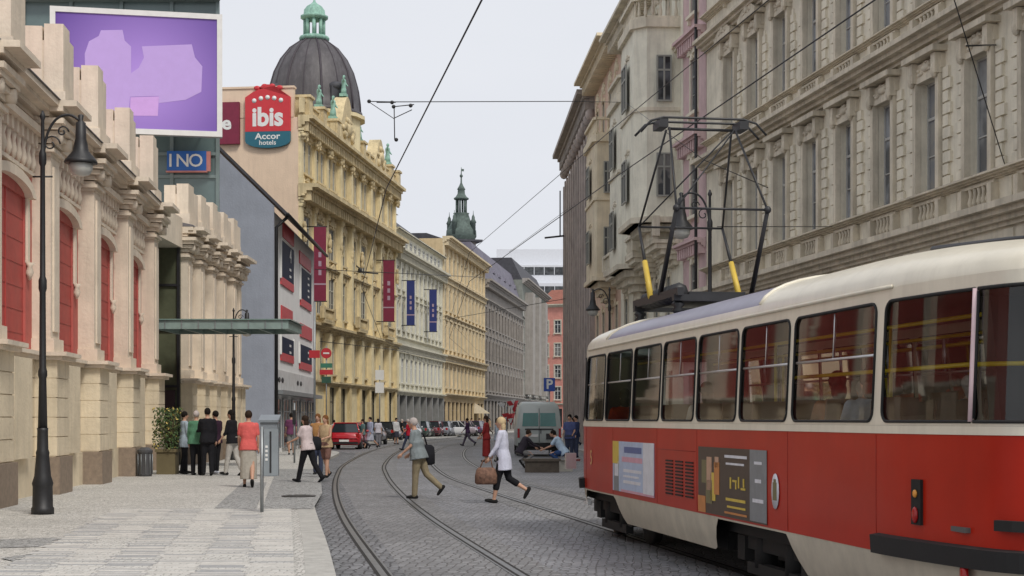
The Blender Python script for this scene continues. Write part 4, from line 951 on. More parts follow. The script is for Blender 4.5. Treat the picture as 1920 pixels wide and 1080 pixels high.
half = catmull([(0,0,0),(-.45,.02,0),(-.80,.12,0),(-1.02,.36,0),(-1.13,.80,0),(-1.21,1.4,0),(-1.25,2.1,0),(-1.25,4,0),(-1.25,8,0),(-1.25,11.5,0),(-1.245,12.4,0),(-1.19,13.1,0),(-1.02,13.65,0),(-.75,13.9,0),(-.4,13.98,0),(0,14,0)], 10)
cum = [0]
for i in range(1, len(half)): cum.append(cum[-1]+(half[i]-half[i-1]).length)
UT = cum[-1]
def PU(u):
    u = max(0, min(UT, u))
    for i in range(1, len(cum)):
        if u <= cum[i]: t = (u-cum[i-1])/max(1e-9, cum[i]-cum[i-1]); return half[i-1].lerp(half[i], t)
    return half[-1]
def u_of_s(s):
    for i in range(1, len(half)):
        if half[i].y >= s: t = (s-half[i-1].y)/max(1e-9, half[i].y-half[i-1].y); return cum[i-1]+(cum[i]-cum[i-1])*t
    return UT
def TS(u, z, side=-1, off=0.0):
    p = PU(u); a = PU(u-.02); b = PU(u+.02); t = (b-a).normalized(); nrm = Vector((-t.y, t.x, 0)) 
    ins = 0 if z < 1.6 else .05*((z-1.6)/1.08)
    ins += .0 if z > .75 else .10*((.75-z)/.45)**2
    q = p-nrm*(ins-off) if nrm.x < 0 or True else p
    q = p+nrm*(off-ins)
    x = min(0, q.x); return Vector((x if side < 0 else -x, q.y, z))
WINS = [(u_of_s(a), u_of_s(b)) for a, b in ((2.07,3.89),(4.03,5.41),(5.53,6.92),(7.04,8.39),(8.51,9.84),(9.96,11.38),(11.50,12.78))]
UW = [(.0, u_of_s(.665)), (u_of_s(.70), u_of_s(1.9))]+WINS+[(u_of_s(12.92), u_of_s(13.5)), (u_of_s(13.6), UT)]
Z0, Z1 = 1.63, 2.52
def strip(mb, us, z0f, z1f, side, nz=1, off=0):
    for i in range(len(us)-1):
        for k in range(nz):
            a, b = us[i], us[i+1]
            za0, za1, zb0, zb1 = [lerp(z0f(u), z1f(u), f) for u in (a, b) for f in (k/nz, (k+1)/nz)]
            vv = [TS(a,za0,side,off), TS(b,zb0,side,off), TS(b,zb1,side,off), TS(a,za1,side,off)]
            mb.add(vv if side > 0 else vv[::-1], [(0,1,2,3)], True)
def urange(a, b, st=.12): n_ = max(1, math.ceil((b-a)/st)); return [a+(b-a)*i/n_ for i in range(n_+1)]
C_ = lambda v: (lambda u: v)
bog = [(3.95,6.3),(10.75,12.9)]
def skz(u):
    s = PU(u).y
    for a, b in bog:
        if a-.18 < s < b+.18:
            f = min(1, (s-a+.18)/.3, (b+.18-s)/.3); return .30+.34*max(0, f)
    if s < .8: return .56
    if s > 13.2: return .5
    return .30
red = MB(); sk = MB(); belt = MB(); band_ = MB(); upb = MB()
for side in (-1, 1):
    us = urange(0, UT, .1)
    strip(red, us, C_(.66), C_(1.54), side, 3)
    strip(sk, us, skz, C_(.661), side, 3, off=-.004)
    strip(belt, us, C_(1.541), C_(1.60), side, 1, off=.006); strip(belt, us, C_(1.601), C_(Z0), side, 1)
    strip(upb, us, C_(Z1), C_(2.62), side, 1)
    prev = 0
    for (a, b) in UW:
        if a > prev: strip(band_, urange(prev, a, .04), C_(Z0), C_(Z1), side, 2)
        prev = b
        r_ = .09
        def edge(u, a=a, b=b):
            d1, d2 = u-a, b-u
            if a < .01 or abs(a-u_of_s(.70)) < .01: d1 = 9
            if b > UT-.01 or abs(b-u_of_s(.665)) < .01: d2 = 9
            d = min(d1, d2); return 0 if d >= r_ else r_-math.sqrt(max(0, r_*r_-(r_-d)**2))
        fine = sorted(set(urange(a, b, .1)+[a+x for x in (.003,.012,.03,.06)]+[b-x for x in (.003,.012,.03,.06)]))
        zb = lambda u, e=edge: Z0+e(u); zt = lambda u, e=edge: Z1-e(u)
        strip(band_, fine, C_(Z0), zb, side); strip(band_, fine, zt, C_(Z1), side)
        fr = MB(); loop = [TS(u, zb(u), side, .004) for u in fine]+[TS(u, zt(u), side, .004) for u in reversed(fine)]
        if a < .01 or b > UT-.01:
            fr.tube([TS(u, zb(u), side, .004) for u in fine], .013, 6); fr.tube([TS(u, zt(u), side, .004) for u in fine], .013, 6)
            e_ = b if a < .01 else a; fr.tube([TS(e_, z, side, .004) for z in (Z0+.02, 2.1, Z1-.02)], .013, 6)
        else: fr.tube(loop+[loop[0]], .012, 6)
        wn = fr.build('window', M_rubber, tram)
        pn = MB(); strip(pn, fine, zb, zt, side, 1, -.008); pn.build('pane', M_tglass2, wn)
        if (a, b) in WINS:
            mb = MB(); mb.tube([TS(a+.02, 2.13, side, -.015), TS(b-.02, 2.13, side, -.015)], .014, 5)
            mb.tube([TS((a+b)/2, 2.14, side, -.015), TS((a+b)/2, Z1-.02, side, -.015)], .012, 5); mb.build('vent_bar', M_alu, wn)
    if prev < UT: strip(band_, urange(prev, UT, .04), C_(Z0), C_(Z1), side, 2)
red.build('lower_body', M_tred, tram, weld=True); sk.build('skirt', M_tskirt, tram, weld=True); belt.build('belt_rail', M_tcream, tram, weld=True)
band_.build('window_posts', M_tcream, tram, weld=True); upb.build('cant_rail', M_tcream, tram, weld=True)
mb = MB()
for s_ in (2.0, 4.0, 6.9, 8.6, 10.92, 12.7): mb.tube([TS(u_of_s(s_), z, -1, .001) for z in (.67, 1.0, 1.3, 1.535)], .002, 4)
mb.tube([TS(u, 1.30, -1, .001) for u in urange(u_of_s(8.6), u_of_s(6.95), .3)], .003, 4)
mb.build('panel_seam', mat('seam_dark_red', (.20,.012,.006), .6), tram)
# roof shell
rf = MB(); K = 9; us = urange(0, UT, .15); SCY = 7.0
def RP(u, k, side):
    p = TS(u, 2.62, side); f = k/K; c = math.cos(f*math.pi/2); tail = max(0, (3.2-p.y)/3.2)**2; z = 2.62+(.41-.14*tail)*math.sin(f*math.pi/2)**.85 if f > 0 else 2.62
    e = (1-c)
    y = SCY+(p.y-SCY)*(1-e*.13); return Vector((p.x*c, y, z))
for side in (-1, 1):
    for i in range(len(us)-1):
        for k in range(K):
            s_ = PU((us[i]+us[i+1])/2).y; rf.mi = 1 if (4.95 < s_ < 11.6 and k >= 1) else 0
            vv = [RP(us[i],k,side), RP(us[i+1],k,side), RP(us[i+1],k+1,side), RP(us[i],k+1,side)]
            rf.add(vv if side > 0 else vv[::-1], [(0,1,2,3)], True)
rf.build('roof', [M_tcream, M_tgrey], tram, weld=True)
mb = MB()
for side in (-1, 1): mb.tube([TS(u, 2.625, side, .012) for u in urange(u_of_s(1.8), u_of_s(12.8), .3)], .016, 5)
for s_ in (4.95, 11.6):
    for side in (-1, 1): mb.tube([RP(u_of_s(s_), k, side)+Vector((0,0,.004)) for k in range(1, K+1)], .022, 5)
mb.build('rain_gutter', M_tcream, tram)
# rear windscreen pillars (bright strip) 
mb = MB(); uu = u_of_s(.682)
for side in (-1, 1): mb.tube([TS(uu+.0, z, side, .016) for z in (Z0, 1.9, 2.2, Z1)], .02, 6)
mb.build('windscreen_pillar', mat('pale_pink_strip', (.6,.45,.47), .4), tram)
# bumpers
for ue in ((0, u_of_s(1.95)), (u_of_s(12.9), UT)):
    mb = MB()
    for side in (-1, 1):
        rg = []
        for u in urange(ue[0], ue[1], .08): rg.append([TS(u, .66, side, .0), TS(u, .655, side, .07), TS(u, .79, side, .075), TS(u, .80, side, .0)])
        mb.rings(rg, smooth=False)
    mb.build('bumper', M_rubber, tram)
# lights, louvres, adverts, emblem
def side_box(mb, s0, s1, z0, z1, off0, off1):
    u0, u1 = u_of_s(s0), u_of_s(s1); us = urange(u0, u1, .25)
    rg = [[TS(u, z0, -1, off0), TS(u, z0, -1, off1), TS(u, z1, -1, off1), TS(u, z1, -1, off0)] for u in us]; mb.rings(rg, smooth=False)
mb = MB(); side_box(mb, 1.27, 1.40, .90, 1.22, -.01, .022); tl = mb.build('tail_light_cluster', M_under, tram)
mb = MB(); c = TS(u_of_s(1.335), 1.12, -1, .028); mb.ell(c, .015, .03, .03); mb.build('amber_lamp', mat('amber_lens', (.75,.32,.05), .2), tl)
mb = MB(); c = TS(u_of_s(1.335), .97, -1, .028); mb.ell(c, .02, .045, .06); mb.build('red_lamp', mat('red_lens', (.35,.01,.01), .2), tl)
mb = MB(); side_box(mb, .2, .42, .92, .99, 0, .05); mb.build('step_handle', M_under, tram)
mb = MB(); mb.lathe([(.075,0),(.075,.03),(.05,.05)], (0,0,0), 12, axis='y'); o = mb.build('marker_lamp', mat('red_lens', (.35,.01,.01), .2), tram, TS(u_of_s(.72), .60, -1, .02), 0); o.rotation_euler = (0, 0, R(70)); 
mb = MB()
for r_ in range(3):
    for k in range(11): 
        s_ = 6.98+.42*r_+.05; z = .80+k*.037; side_box(mb, s_, s_+.3, z, z+.016, 0, .012)
mb.build('louvre', M_under, tram)
def poster(name, s0, s1, z0, z1, base, boxes, texts=()):
    mb = MB(); side_box(mb, s0, s1, z0, z1, .001, .006); a = mb.build(name, base, tram)
    groups = {}
    for (fs0, fs1, fz0, fz1, m) in boxes:      # fractions measured from the left edge as we look (front end of tram is left)
        b = groups.setdefault(m.name, (MB(), m)); W_ = s1-s0; H_ = z1-z0; b[0].__dict__.setdefault('k', 0); b[0].k += 1
        side_box(b[0], s1-fs1*W_, s1-fs0*W_, z0+fz0*H_, z0+fz1*H_, .006, .0075+.0004*b[0].k)
    for i, (b, m) in enumerate(groups.values()): b.build('print', m, a)
    for (tx, fx, fz, sz, m, sx_) in texts:
        mb = MB(); put_text(mb, tx, sz, (-1.25-.018+.0, s1-fx*(s1-s0), z0+fz*(z1-z0)), (0,-1,0), (0,0,1), .01, sx_); mb.build('lettering', m, a)
    return a
Mp = lambda n, c: mat(n, c, .45, var=.12, scale=8)
Mlb, Mwh, Mye, Mpk, Mdb, Mbr = Mp('pale_blue_print',(.42,.50,.66)), Mp('white_print',(.66,.66,.70)), Mp('yellow_print',(.62,.45,.06)), Mp('rose_print',(.62,.32,.40)), Mp('dark_blue_print',(.08,.12,.30)), Mp('dark_brown_print',(.055,.035,.025))
Mor, Mgr, Mgy, Msk = Mp('orange_print',(.52,.20,.05)), Mp('olive_print',(.16,.14,.06)), Mp('grey_print',(.20,.21,.22)), Mp('skin_tone_print',(.50,.30,.20))
poster('advert_poster', 8.72, 10.9, .72, 1.36, Mlb, [(0,.16,.55,1,Mye),(.03,.16,0,.55,Mgy),(.05,.15,.3,.6,Mwh),(.30,.72,.78,.90,Mdb),(.24,.74,.60,.70,Mpk),(.28,.72,.40,.46,Mwh),(.28,.66,.30,.34,Mwh),(.28,.70,.18,.24,Mwh),(.76,1,.04,1,Mwh),(.80,.96,.80,.94,Mdb),(.84,.92,.55,.70,Mdb),(.84,.92,.34,.42,Mgy),(.82,.94,.12,.2,Mdb),(.22,1,0,.05,Mpk)])
poster('advert_poster', 4.56, 6.83, .68, 1.36, Mbr, [(.78,1,.02,1,Mgy),(.0,.12,.0,.25,Mor),(.14,.22,.35,.85,Msk),(.13,.23,.15,.5,Mgr),(.26,.34,.30,.78,Mor),(.27,.33,.7,.86,Msk),(.20,.28,.2,.62,Mye),(.06,.14,.45,.8,Mgr),(.42,.74,.86,.90,Mwh),(.44,.70,.76,.79,Mwh),(.44,.72,.24,.28,Mye),(.46,.72,.14,.17,Mye),(.42,.74,.05,.08,Mor),(.84,.94,.80,.84,Mwh),(.85,.93,.55,.6,Mwh),(.82,.96,.28,.33,Mwh),(.50,.52,.42,.58,Mye),(.54,.60,.52,.55,Mye),(.58,.595,.42,.55,Mye),(.62,.635,.44,.60,Mye),(.66,.72,.42,.45,Mye),(.69,.705,.46,.58,Mye)])
mb = MB(); uu = u_of_s(4.31)
c = Vector((-1.256, 4.31, 1.0)); mb.rings([[(c.x-d, c.y+.10*math.cos(a)*k_, c.z+.16*math.sin(a)*k_) for a in [2*math.pi*i/16 for i in range(16)]] for d, k_ in ((0,1),(.006,1))]); em = mb.build('city_crest', Mwh, tram)
mb = MB(); mb.box(c.x-.010, c.x-.006, c.y-.05, c.y+.05, .92, 1.08); mb.box(c.x-.009, c.x-.006, c.y-.03, c.y+.03, 1.081, 1.11); mb.build('shield', Mgr, em)
mb = MB(); put_text(mb, '5', .28, (-1.262, 12.25, 1.1), (0,-1,0), (0,0,1), .01); mb.build('number', mat('worn_yellow_number', (.6,.33,.12), .5), tram)
# underframe and bogies
mb = MB(); mb.box(-1.05, 1.05, .6, 13.4, .50, .88); mb.box(-1.0, 1.0, 6.6, 10.4, .28, .50); mb.build('underframe', M_under, tram)
for cy in (5.1, 11.85):
    mb = MB(); mb.box(-1.0, -.86, cy-1.15, cy+1.15, .36, .50); mb.box(.86, 1.0, cy-1.15, cy+1.15, .36, .50); mb.box(-.9, .9, cy-.2, cy+.2, .3, .5)
    for s in (-1, 1):
        mb.box(s*.98-.05, s*.98+.05, cy-.75, cy+.75, .13, .24)
        for k in (-1, 1): mb.lathe([(.12,.2),(.12,.52)], (s*.93, cy+k*.45, 0), 8); mb.box(s*.95-.08, s*.95+.08, cy+k*.95-.12, cy+k*.95+.12, .24, .48)
    bg_ = mb.build('bogie', M_under, tram)
    for k in (-.95, .95):
        mb = MB(); mb.lathe([(.06,-.95),(.06,.95)], (0, cy+k, .35), 8, axis='x')
        for s in (-1, 1): x0 = s*.7175; mb.lathe([(.36,-.06),(.36,.0),(.34,.01),(.34,.07),(.12,.075)] if s < 0 else [(.12,-.075),(.34,-.07),(.34,0),(.36,.01),(.36,.06)], (x0, cy+k, .351), 20, axis='x')
        mb.build('wheelset', mat('wheel_steel', (.05,.045,.04), .6, metal=.5), bg_)
mb = MB(); mb.box(-.15, .15, 13.7, 14.35, .45, .62); mb.box(-.15, .15, -.35, .3, .45, .62); mb.box(-.9, .9, 13.0, 13.75, .28, .5); mb.build('coupler', M_under, tram)
mb = MB(); mb.box(-1.17,-1.12,12.9,13.05,.42,.5); mb.box(-1.1,-1.05,13.2,13.5,.40,.44); mb.build('step_plate', M_white, tram)
mb = MB(); mb.box(-1.42, -1.27, 13.25, 13.35, .92, 1.15); mb.tube([(-1.2,13.3,1.05),(-1.35,13.3,1.05)], .02, 5); mb.build('mirror', M_alu, tram)
# interior
mb = MB(); mb.box(-1.15, 1.15, .7, 13.3, .885, .92); mb.build('floor', mat('tram_floor', (.10,.095,.09), .7), tram)
mb = MB()
for s in (-1, 1): mb.box(s*1.16-.02, s*1.16+.02, 1.2, 12.9, .92, 1.6)
mb.box(-1.0, 1.0, 1.3, 12.6, 2.60, 2.62); mb.box(-1.1, -.2, 12.55, 12.6, .92, 2.5); mb.box(.5, 1.1, 12.55, 12.6, .92, 2.5)
mb.build('interior_panel', M_tint, tram)
M_seat = mat('red_seat_shell', (.16,.03,.02), .5)
for s, x0 in ((-1, -.83), (1, .62)):
    for k in range(9):
        y = 2.9+k*1.02; mb = MB()
        mb.box(x0-.2, x0+.2, y-.2, y+.2, 1.28, 1.33); mb.extr([(x0-.2,y-.2,1.33),(x0+.2,y-.2,1.33),(x0+.19,y-.28,1.82),(x0-.19,y-.28,1.82)], (0,.035,0)); mb.box(x0-.04, x0+.04, y-.05, y+.05, .92, 1.28); mb.build('seat', M_seat, tram)
mb = MB()
M_yel = mat('yellow_handrail', (.70,.55,.02), .35)
for s in (-.55, .55):
    mb.tube([(s,.9,2.42),(s,12.4,2.42)], .018, 6)
for s in (-1.02, 1.02): mb.tube([(s, .9, 2.02), (s, 4.6, 2.02)], .018, 6)
mb.tube([(-1.02,.9,2.02),(-.6,.45,2.02),(.6,.45,2.02),(1.02,.9,2.02)], .018, 6)
for y in (.9, 3.4, 6.4, 9.4): 
    for s in (-.55, .55): mb.tube([(s, y, .92), (s, y, 2.42)], .017, 6)
mb.build('handrail', M_yel, tram)
mb = MB()
mb.extr([(-.9,.55,.92),(-.9,.75,.92),(-.85,1.1,2.5),(-.85,.95,2.5)], (.35,0,0)); mb.extr([(-.3,.5,.92),(-.3,.7,.92),(-.3,.75,2.5),(-.3,.6,2.5)], (.3,0,0)); mb.build('rear_driving_panel', mat('dark_grey_panel', (.06,.055,.05), .6), tram)
# pantograph: diamond frame over the front bogie
PY, PB, PK, PH = 11.15, 3.28, 4.32, 5.63
mb = MB(); mb.box(-.66, .66, PY-1.1, PY-1.0, 3.14, 3.22); mb.box(-.66, .66, PY+1.0, PY+1.1, 3.14, 3.22)
for s in (-1, 1): mb.box(s*.6-.04, s*.6+.04, PY-1.2, PY+1.2, 3.20, 3.30)
for x in (-.58, .58):
    for y in (-1.0, 1.0): mb.lathe([(.05,2.98),(.09,3.02),(.05,3.06),(.09,3.10),(.05,3.14)], (x, PY+y, 0), 8)
for k in range(7): mb.lathe([(.10,0),(.13,.05),(.1,.1),(.13,.15),(.1,.2)], (-.5, PY-.8+.25*k, 3.27), 8, axis='y')
mb.box(-.35, .4, PY-.7, PY+.7, 3.18, 3.29)
pb = mb.build('pantograph', M_iron, tram)
mb = MB()
for s in (-1, 1):
    mb.tube([(s*.62, PY-.25, PB), (s*.60, PY-1.0, PK)], [.036,.028], 6); mb.ell((s*.60, PY-1.0, PK), .05, .05, .05); mb.build('lower_arm', M_iron, pb); mb = MB()
for s in (-1, 1): mb = MB(); mb.tube([(s*.62, PY+.25, PB), (s*.612, PY+.62, PB+.52)], [.045,.040], 6); mb.mi = 1; mb.tube([(s*.612, PY+.62, PB+.52), (s*.60, PY+1.0, PK)], [.025,.02], 5); mb.build('front_lower_arm', [mat('yellow_arm_paint', (.60,.42,.06), .5), M_iron], pb)
mb = MB()
for s in (-1, 1):
    for k in (-1, 1): mb.tube([(s*.60, PY+k*1.0, PK), (s*.45, PY+k*.08, PH-.12)], .016, 5)
for k in (-1, 1):
    mb.tube([(-.60, PY+k*1.0, PK), (.60, PY+k*1.0, PK)], .016, 5); mb.tube([(-.60, PY+k*1.0, PK), (.45, PY+k*.08, PH-.12)], .011, 5); 
mb.tube([(-.45, PY, PH-.12), (.45, PY, PH-.12)], .02, 6)
mb.build('upper_arm', M_iron, pb)
mb = MB()
for k in (-.16, .16):
    mb.tube([(-.86,PY+k,PH-.2),(-.72,PY+k,PH-.05),(-.55,PY+k,PH),(.55,PY+k,PH),(.72,PY+k,PH-.05),(.86,PY+k,PH-.2)], .016, 6)
for s in (-.55, .55): mb.box(s-.06, s+.06, PY-.18, PY+.18, PH-.13, PH-.02)
mb.build('contact_head', M_iron, pb)
mb = MB(); mb.tube([(-.3,1.0,2.92),(-.3,1.8,2.98),(-.35,3.0,3.04)], .028, 6); mb.tube([(.2,1.2,2.97),(-.3,1.0,2.93)], .025, 6); mb.build('roof_cable_duct', M_iron, tram)
# ------------------------------------------------------------------ STREET LAMPS
def lamp(Y_, X_, label, hgt=6.6, arm=(.62, 0), z0=PZ, flip=1):
    t = thing('street_lamp', label, 'street lamp', (X_, Y_, z0), 0, 'cast iron street lamps'); k = hgt/6.6
    mb = MB(); mb.lathe([(.30,0),(.30,.10),(.27,.12),(.26,.45),(.28,.5),(.22,.62),(.17,.95),(.18,1.0),(.15,1.05),(.14,1.35),(.15,1.4)], (0,0,0), 12, sx=.62, sy=.62); mb.build('base', M_iron, t)
    mb = MB(); mb.lathe([(.11,1.38),(.085,2.2),(.105,2.25),(.105,2.32),(.08,2.38),(.07,3.6),(.095,3.66),(.095,3.8),(.065,3.86),(.055,hgt-.9),(.085,hgt-.85),(.085,hgt-.7),(.045,hgt-.62),(.04,hgt-.15),(.07,hgt-.1),(.02,hgt)], (0,0,0), 10, sx=.72, sy=.72); mb.build('pole', M_iron, t)
    ax = arm[0]*flip; zt = hgt-.12
    mb = MB(); pts = [(0,0,zt-.75),(ax*.1,0,zt-.3),(ax*.35,0,zt-.02),(ax*.7,0,zt+.05),(ax,0,zt-.05)]; mb.tube(catmull(pts, 4), .022, 6)
    for q_ in (0, 1):
        c = (ax*(.22+.3*q_), 0, zt-.42+.2*q_); r0 = .15-.05*q_
        mb.tube([(c[0]+r0*(1-j/18)*math.cos(j*.5), 0, c[2]+r0*(1-j/18)*math.sin(j*.5)) for j in range(16)], .014, 5)
    mb.tube([(-.16,0,zt-.95),(.16*flip,0,zt-.95)], .015, 5)
    mb.build('bracket', M_iron, t)
    mb = MB(); mb.lathe([(.02,.18),(.05,.16),(.03,.08),(.08,.04),(.09,-.22),(.11,-.3),(.13,-.42),(.25,-.56),(.27,-.60),(.26,-.62),(.10,-.60)], (ax,0,zt-.12), 14); ln = mb.build('lantern', M_iron, t)
    mb = MB(); mb.lathe([(.20,-.621),(.19,-.72),(.14,-.80),(.03,-.83)], (ax,0,zt-.12), 12); mb.build('glass_bowl', mat('lamp_glass', (.45,.45,.42), .15), ln)
    return t
p = gat(80, 964, PZ); lamp(p.y, p.x, 'tall black cast iron street lamp standing close to the left edge of the view', 6.55)
l = bpy.data.objects[-1] if False else None
p = at(438, 700, 59); lamp(p.y, p.x, 'slim black street lamp before the far cream wing at the left', 5.7, (.5,0))
p = at(1331, 700, 34); lamp(p.y, p.x, 'black street lamp with scrolled arm rising behind the tram roof', 6.5, (.62,0), flip=-1)
p = at(1143, 700, 58); lamp(p.y, p.x, 'farther black street lamp on the right pavement beside the peach house', 6.4, (.62,0), flip=-1)
# sticker patches on the near lamp
# ------------------------------------------------------------------ SIGN POSTS AND STREET FURNITURE
p = gat(491, 962, PZ)
t = thing('signpost', 'thin grey sign post at the pavement edge with a narrow tall panel', 'signpost', p)
mb = MB(); mb.tube([(0,0,0),(0,0,1.42)], .03, 8); mb.build('pole', M_steel, t)
mb = MB(); mb.box(.035, .27, -.02, .02, .62, 1.38); mb.build('panel', mat('grey_blue_panel', (.24,.27,.29), .5), t)
mb = MB(); mb.box(.13,.16,-.026,-.021,.66,1.34)
for k in range(4): mb.mi = 1; mb.box(.06,.10,-.028,-.021,.86+k*.07,.90+k*.07)
mb.build('print', [M_iron, M_white], t)
p = gat(503, 893, PZ)
t = thing('ticket_machine', 'grey-blue parking ticket machine behind the thin sign post', 'ticket machine', p)
mb = MB(); mb.box(-.22, .24, 0, .35, 0, 1.45); mb.extr([(-.26,-.05,1.451),(.28,-.05,1.451),(.28,.4,1.6),(-.26,.4,1.6)], (0,0,.06)); mb.build('cabinet', mat('grey_blue_cabinet', (.22,.25,.28), .45, var=.1), t)
mb = MB(); mb.box(-.12,.12,-.02,-.001,.95,1.25); mb.box(.14,.2,-.03,-.001,.6,1.2); mb.build('display', M_iron, t)
p = gat(272, 893, PZ)
t = thing('litter_bin', 'dark cylindrical litter bin against the foot of the last red-walled pier', 'bin', p)
mb = MB(); mb.lathe([(.17,0),(.19,.03),(.19,.62),(.21,.64),(.21,.7),(.1,.78)], (0,0,0), 14, False); mb.build('drum', mat('dark_grey_metal', (.06,.06,.065), .5), t)
mb = MB(); 
for k in range(10): a = k*.628; mb.tube([(.2*math.cos(a),.2*math.sin(a),.06),(.2*math.cos(a),.2*math.sin(a),.6)], .012, 4)
mb.build('slats', M_steel, t)
# planter with shrub at the entrance
p = gat(318, 889, PZ)
t = thing('planter', 'brown planter with a leafy yellow-flowered shrub beside the glass entrance', 'planter', (p.x-.05, p.y, PZ))
mb = MB(); mb.extr([(-.26,-.26,0),(.26,-.26,0),(.26,.26,0),(-.26,.26,0)], (0,0,.62)); mb.box(-.3,.3,-.3,.3,.621,.70); mb.build('pot', mat('brown_pot', (.15,.12,.06), .7), t)
mb = MB(); mb.mi = 0
for k in range(16): a = rnd.random()*6.3; b = rnd.uniform(.15,.42); mb.tube([(0,0,.6),(b*.5*math.cos(a),b*.5*math.sin(a),1.1),(b*math.cos(a),b*math.sin(a),rnd.uniform(1.3,1.85))], .010, 4)
mb.build('stem', mat('stem_brown', (.10,.08,.04), .8), t)
mb = MB(); 
for k in range(900):
    a = rnd.random()*6.3; r_ = .42*rnd.random()**.5; z = rnd.uniform(.72, 1.85); c = Vector((r_*math.cos(a), r_*math.sin(a), z)); d_ = Vector((rnd.gauss(0,1),rnd.gauss(0,1),rnd.gauss(0,1))).normalized(); e = d_.orthogonal().normalized()
    s_ = rnd.uniform(.03,.06); mb.mi = 1 if k % 17 == 0 else (2 if k % 3 == 0 else 0); mb.add([c-d_*s_, c+e*s_*.5, c+d_*s_, c-e*s_*.5], [(0,1,2,3)])
mb.build('foliage', [mat('leaf_green', (.05,.09,.025), .7, var=.3), mat('yellow_flower', (.55,.42,.12), .7), mat('leaf_olive', (.10,.12,.03), .7, var=.3)], t)

def post_sign(label, x, ybase, items, hgt, Y=None, pole_r=.035, group=None):
    p = gat(x, ybase, PZ) if Y is None else Vector((at(x,0,Y).x, Y, 0)); t = thing('road_sign', label, 'road sign', p, 0, group)
    mb = MB(); mb.tube([(0,0,0),(0,0,hgt)], pole_r, 8); mb.build('pole', M_steel, t)
    for kind, z, w_, h_, m, extra in items:
        mb = MB()
        if kind == 'rect': mb.box(-w_/2, w_/2, -.08, -.05, z-h_/2, z+h_/2)
        elif kind == 'round': mb.lathe([(w_/2,-.03),(w_/2,0)], (0,-.05,z), 20, False, 'y')
        elif kind == 'tri': mb.extr([(-w_/2,-.08,z-w_*.43),(w_/2,-.08,z-w_*.43),(0,-.08,z+w_*.43)], (0,.03,0))
        s = mb.build('sign_plate', m, t)
        if extra: mb = MB(); extra(mb, z); mb.build('sign_mark', M_white, s)
    return t
M_blue = mat('blue_sign_paint2', (.02,.07,.36), .4, var=.04)
def pmark(mb, z): put_text(mb, 'P', .62, (0,-.085,z), (1,0,0), (0,0,1), .03)
post_sign('blue parking sign with a white letter P above the white van', 1030, 0, [('rect', 3.27, .54, .64, M_blue, pmark)], 3.6, Y=75)
M_rsign = mat('red_round_sign', (.48,.03,.04), .4)
post_sign('red round sign on a grey pole in front of the yellow hotel base', 612, 0, [('round', 5.1, .56, 0, M_rsign, lambda mb, z: mb.box(-.16,.16,-.09,-.081,z-.04,z+.04)), ('rect', 4.45, .62, .24, mat('green_sign', (.05,.20,.13), .4), None), ('rect', 4.1, .7, .26, M_rsign, None), ('rect', 3.7, .5, .34, mat('dark_green_sign', (.03,.09,.06), .4), None)], 5.5, Y=83)
post_sign('pole with two pale square sign plates at the far kerb by the yellow hotel', 712, 0, [('rect', 4.4, .55, .62, M_white, None), ('rect', 3.6, .55, .66, M_white, None)], 5.0, Y=99)
t = post_sign('tall thin grey pole carrying small red and white plates before the advert-covered front', 590, 0, [('rect', 4.6, .5, .35, M_rsign, None)], 7.0, Y=72, pole_r=.05)
post_sign('short dark pole on the pavement by the woman with the black bag', 552, 868, [('rect', 1.6, .12, .5, M_iron, None)], 2.1)
# menu banner cluster / red figure board beyond the walkers
t = thing('red_street_banner', 'red and white street stand with pennants left of the white van', 'stand', (*at(950,800,84).xy, 0))
mb = MB(); mb.tube([(0,0,0),(0,0,2.3)], .04, 6); mb.build('pole', M_steel, t)
mb = MB()
for k in range(9): x = rnd.uniform(-.45,.5); z = rnd.uniform(1.3,2.7); mb.extr([(x-.2,rnd.uniform(-.2,.2),z),(x+.2,rnd.uniform(-.2,.2),z+.06),(x+.05,0,z-.4)], (0,.03,0))
mb.build('red_cloth', M_adred, t)
mb = MB()
for k in range(6): x = rnd.uniform(-.4,.4); z = rnd.uniform(1.6,2.8); mb.extr([(x-.14,-.2,z),(x+.14,-.2,z+.05),(x+.02,-.15,z-.25)], (0,.03,0))
mb.build('white_cloth', M_white, t)
# low dark stone block before the van
t = thing('stone_trough', 'low dark brown stone block on the cobbles in front of the white van', 'block', (*gat(1018,886).xy, 0))
mb = MB(); mb.extr([(-.55,0,0),(.5,0,0),(.5,.5,0),(-.55,.5,0)], (0,0,.34)); mb.extr([(-.6,-.04,.341),(.55,-.04,.341),(.55,.54,.341),(-.6,.54,.341)], (0,0,.08)); mb.build('block', mat('dark_brown_stone', (.085,.07,.055), .8, var=.3, scale=6, bump=.5), t)
t = thing('cardboard_box', 'small white box on the cobbles right of the low dark block', 'box', (*gat(1062,884).xy, 0), .2)
mb = MB(); mb.box(-.2,.2,0,.3,0,.3); mb.extr([(-.2,0,.3),(.2,0,.3),(.2,-.12,.36),(-.2,-.12,.36)], (0,0,.01)); mb.build('carton', mat('pale_card', (.5,.48,.42), .8), t)

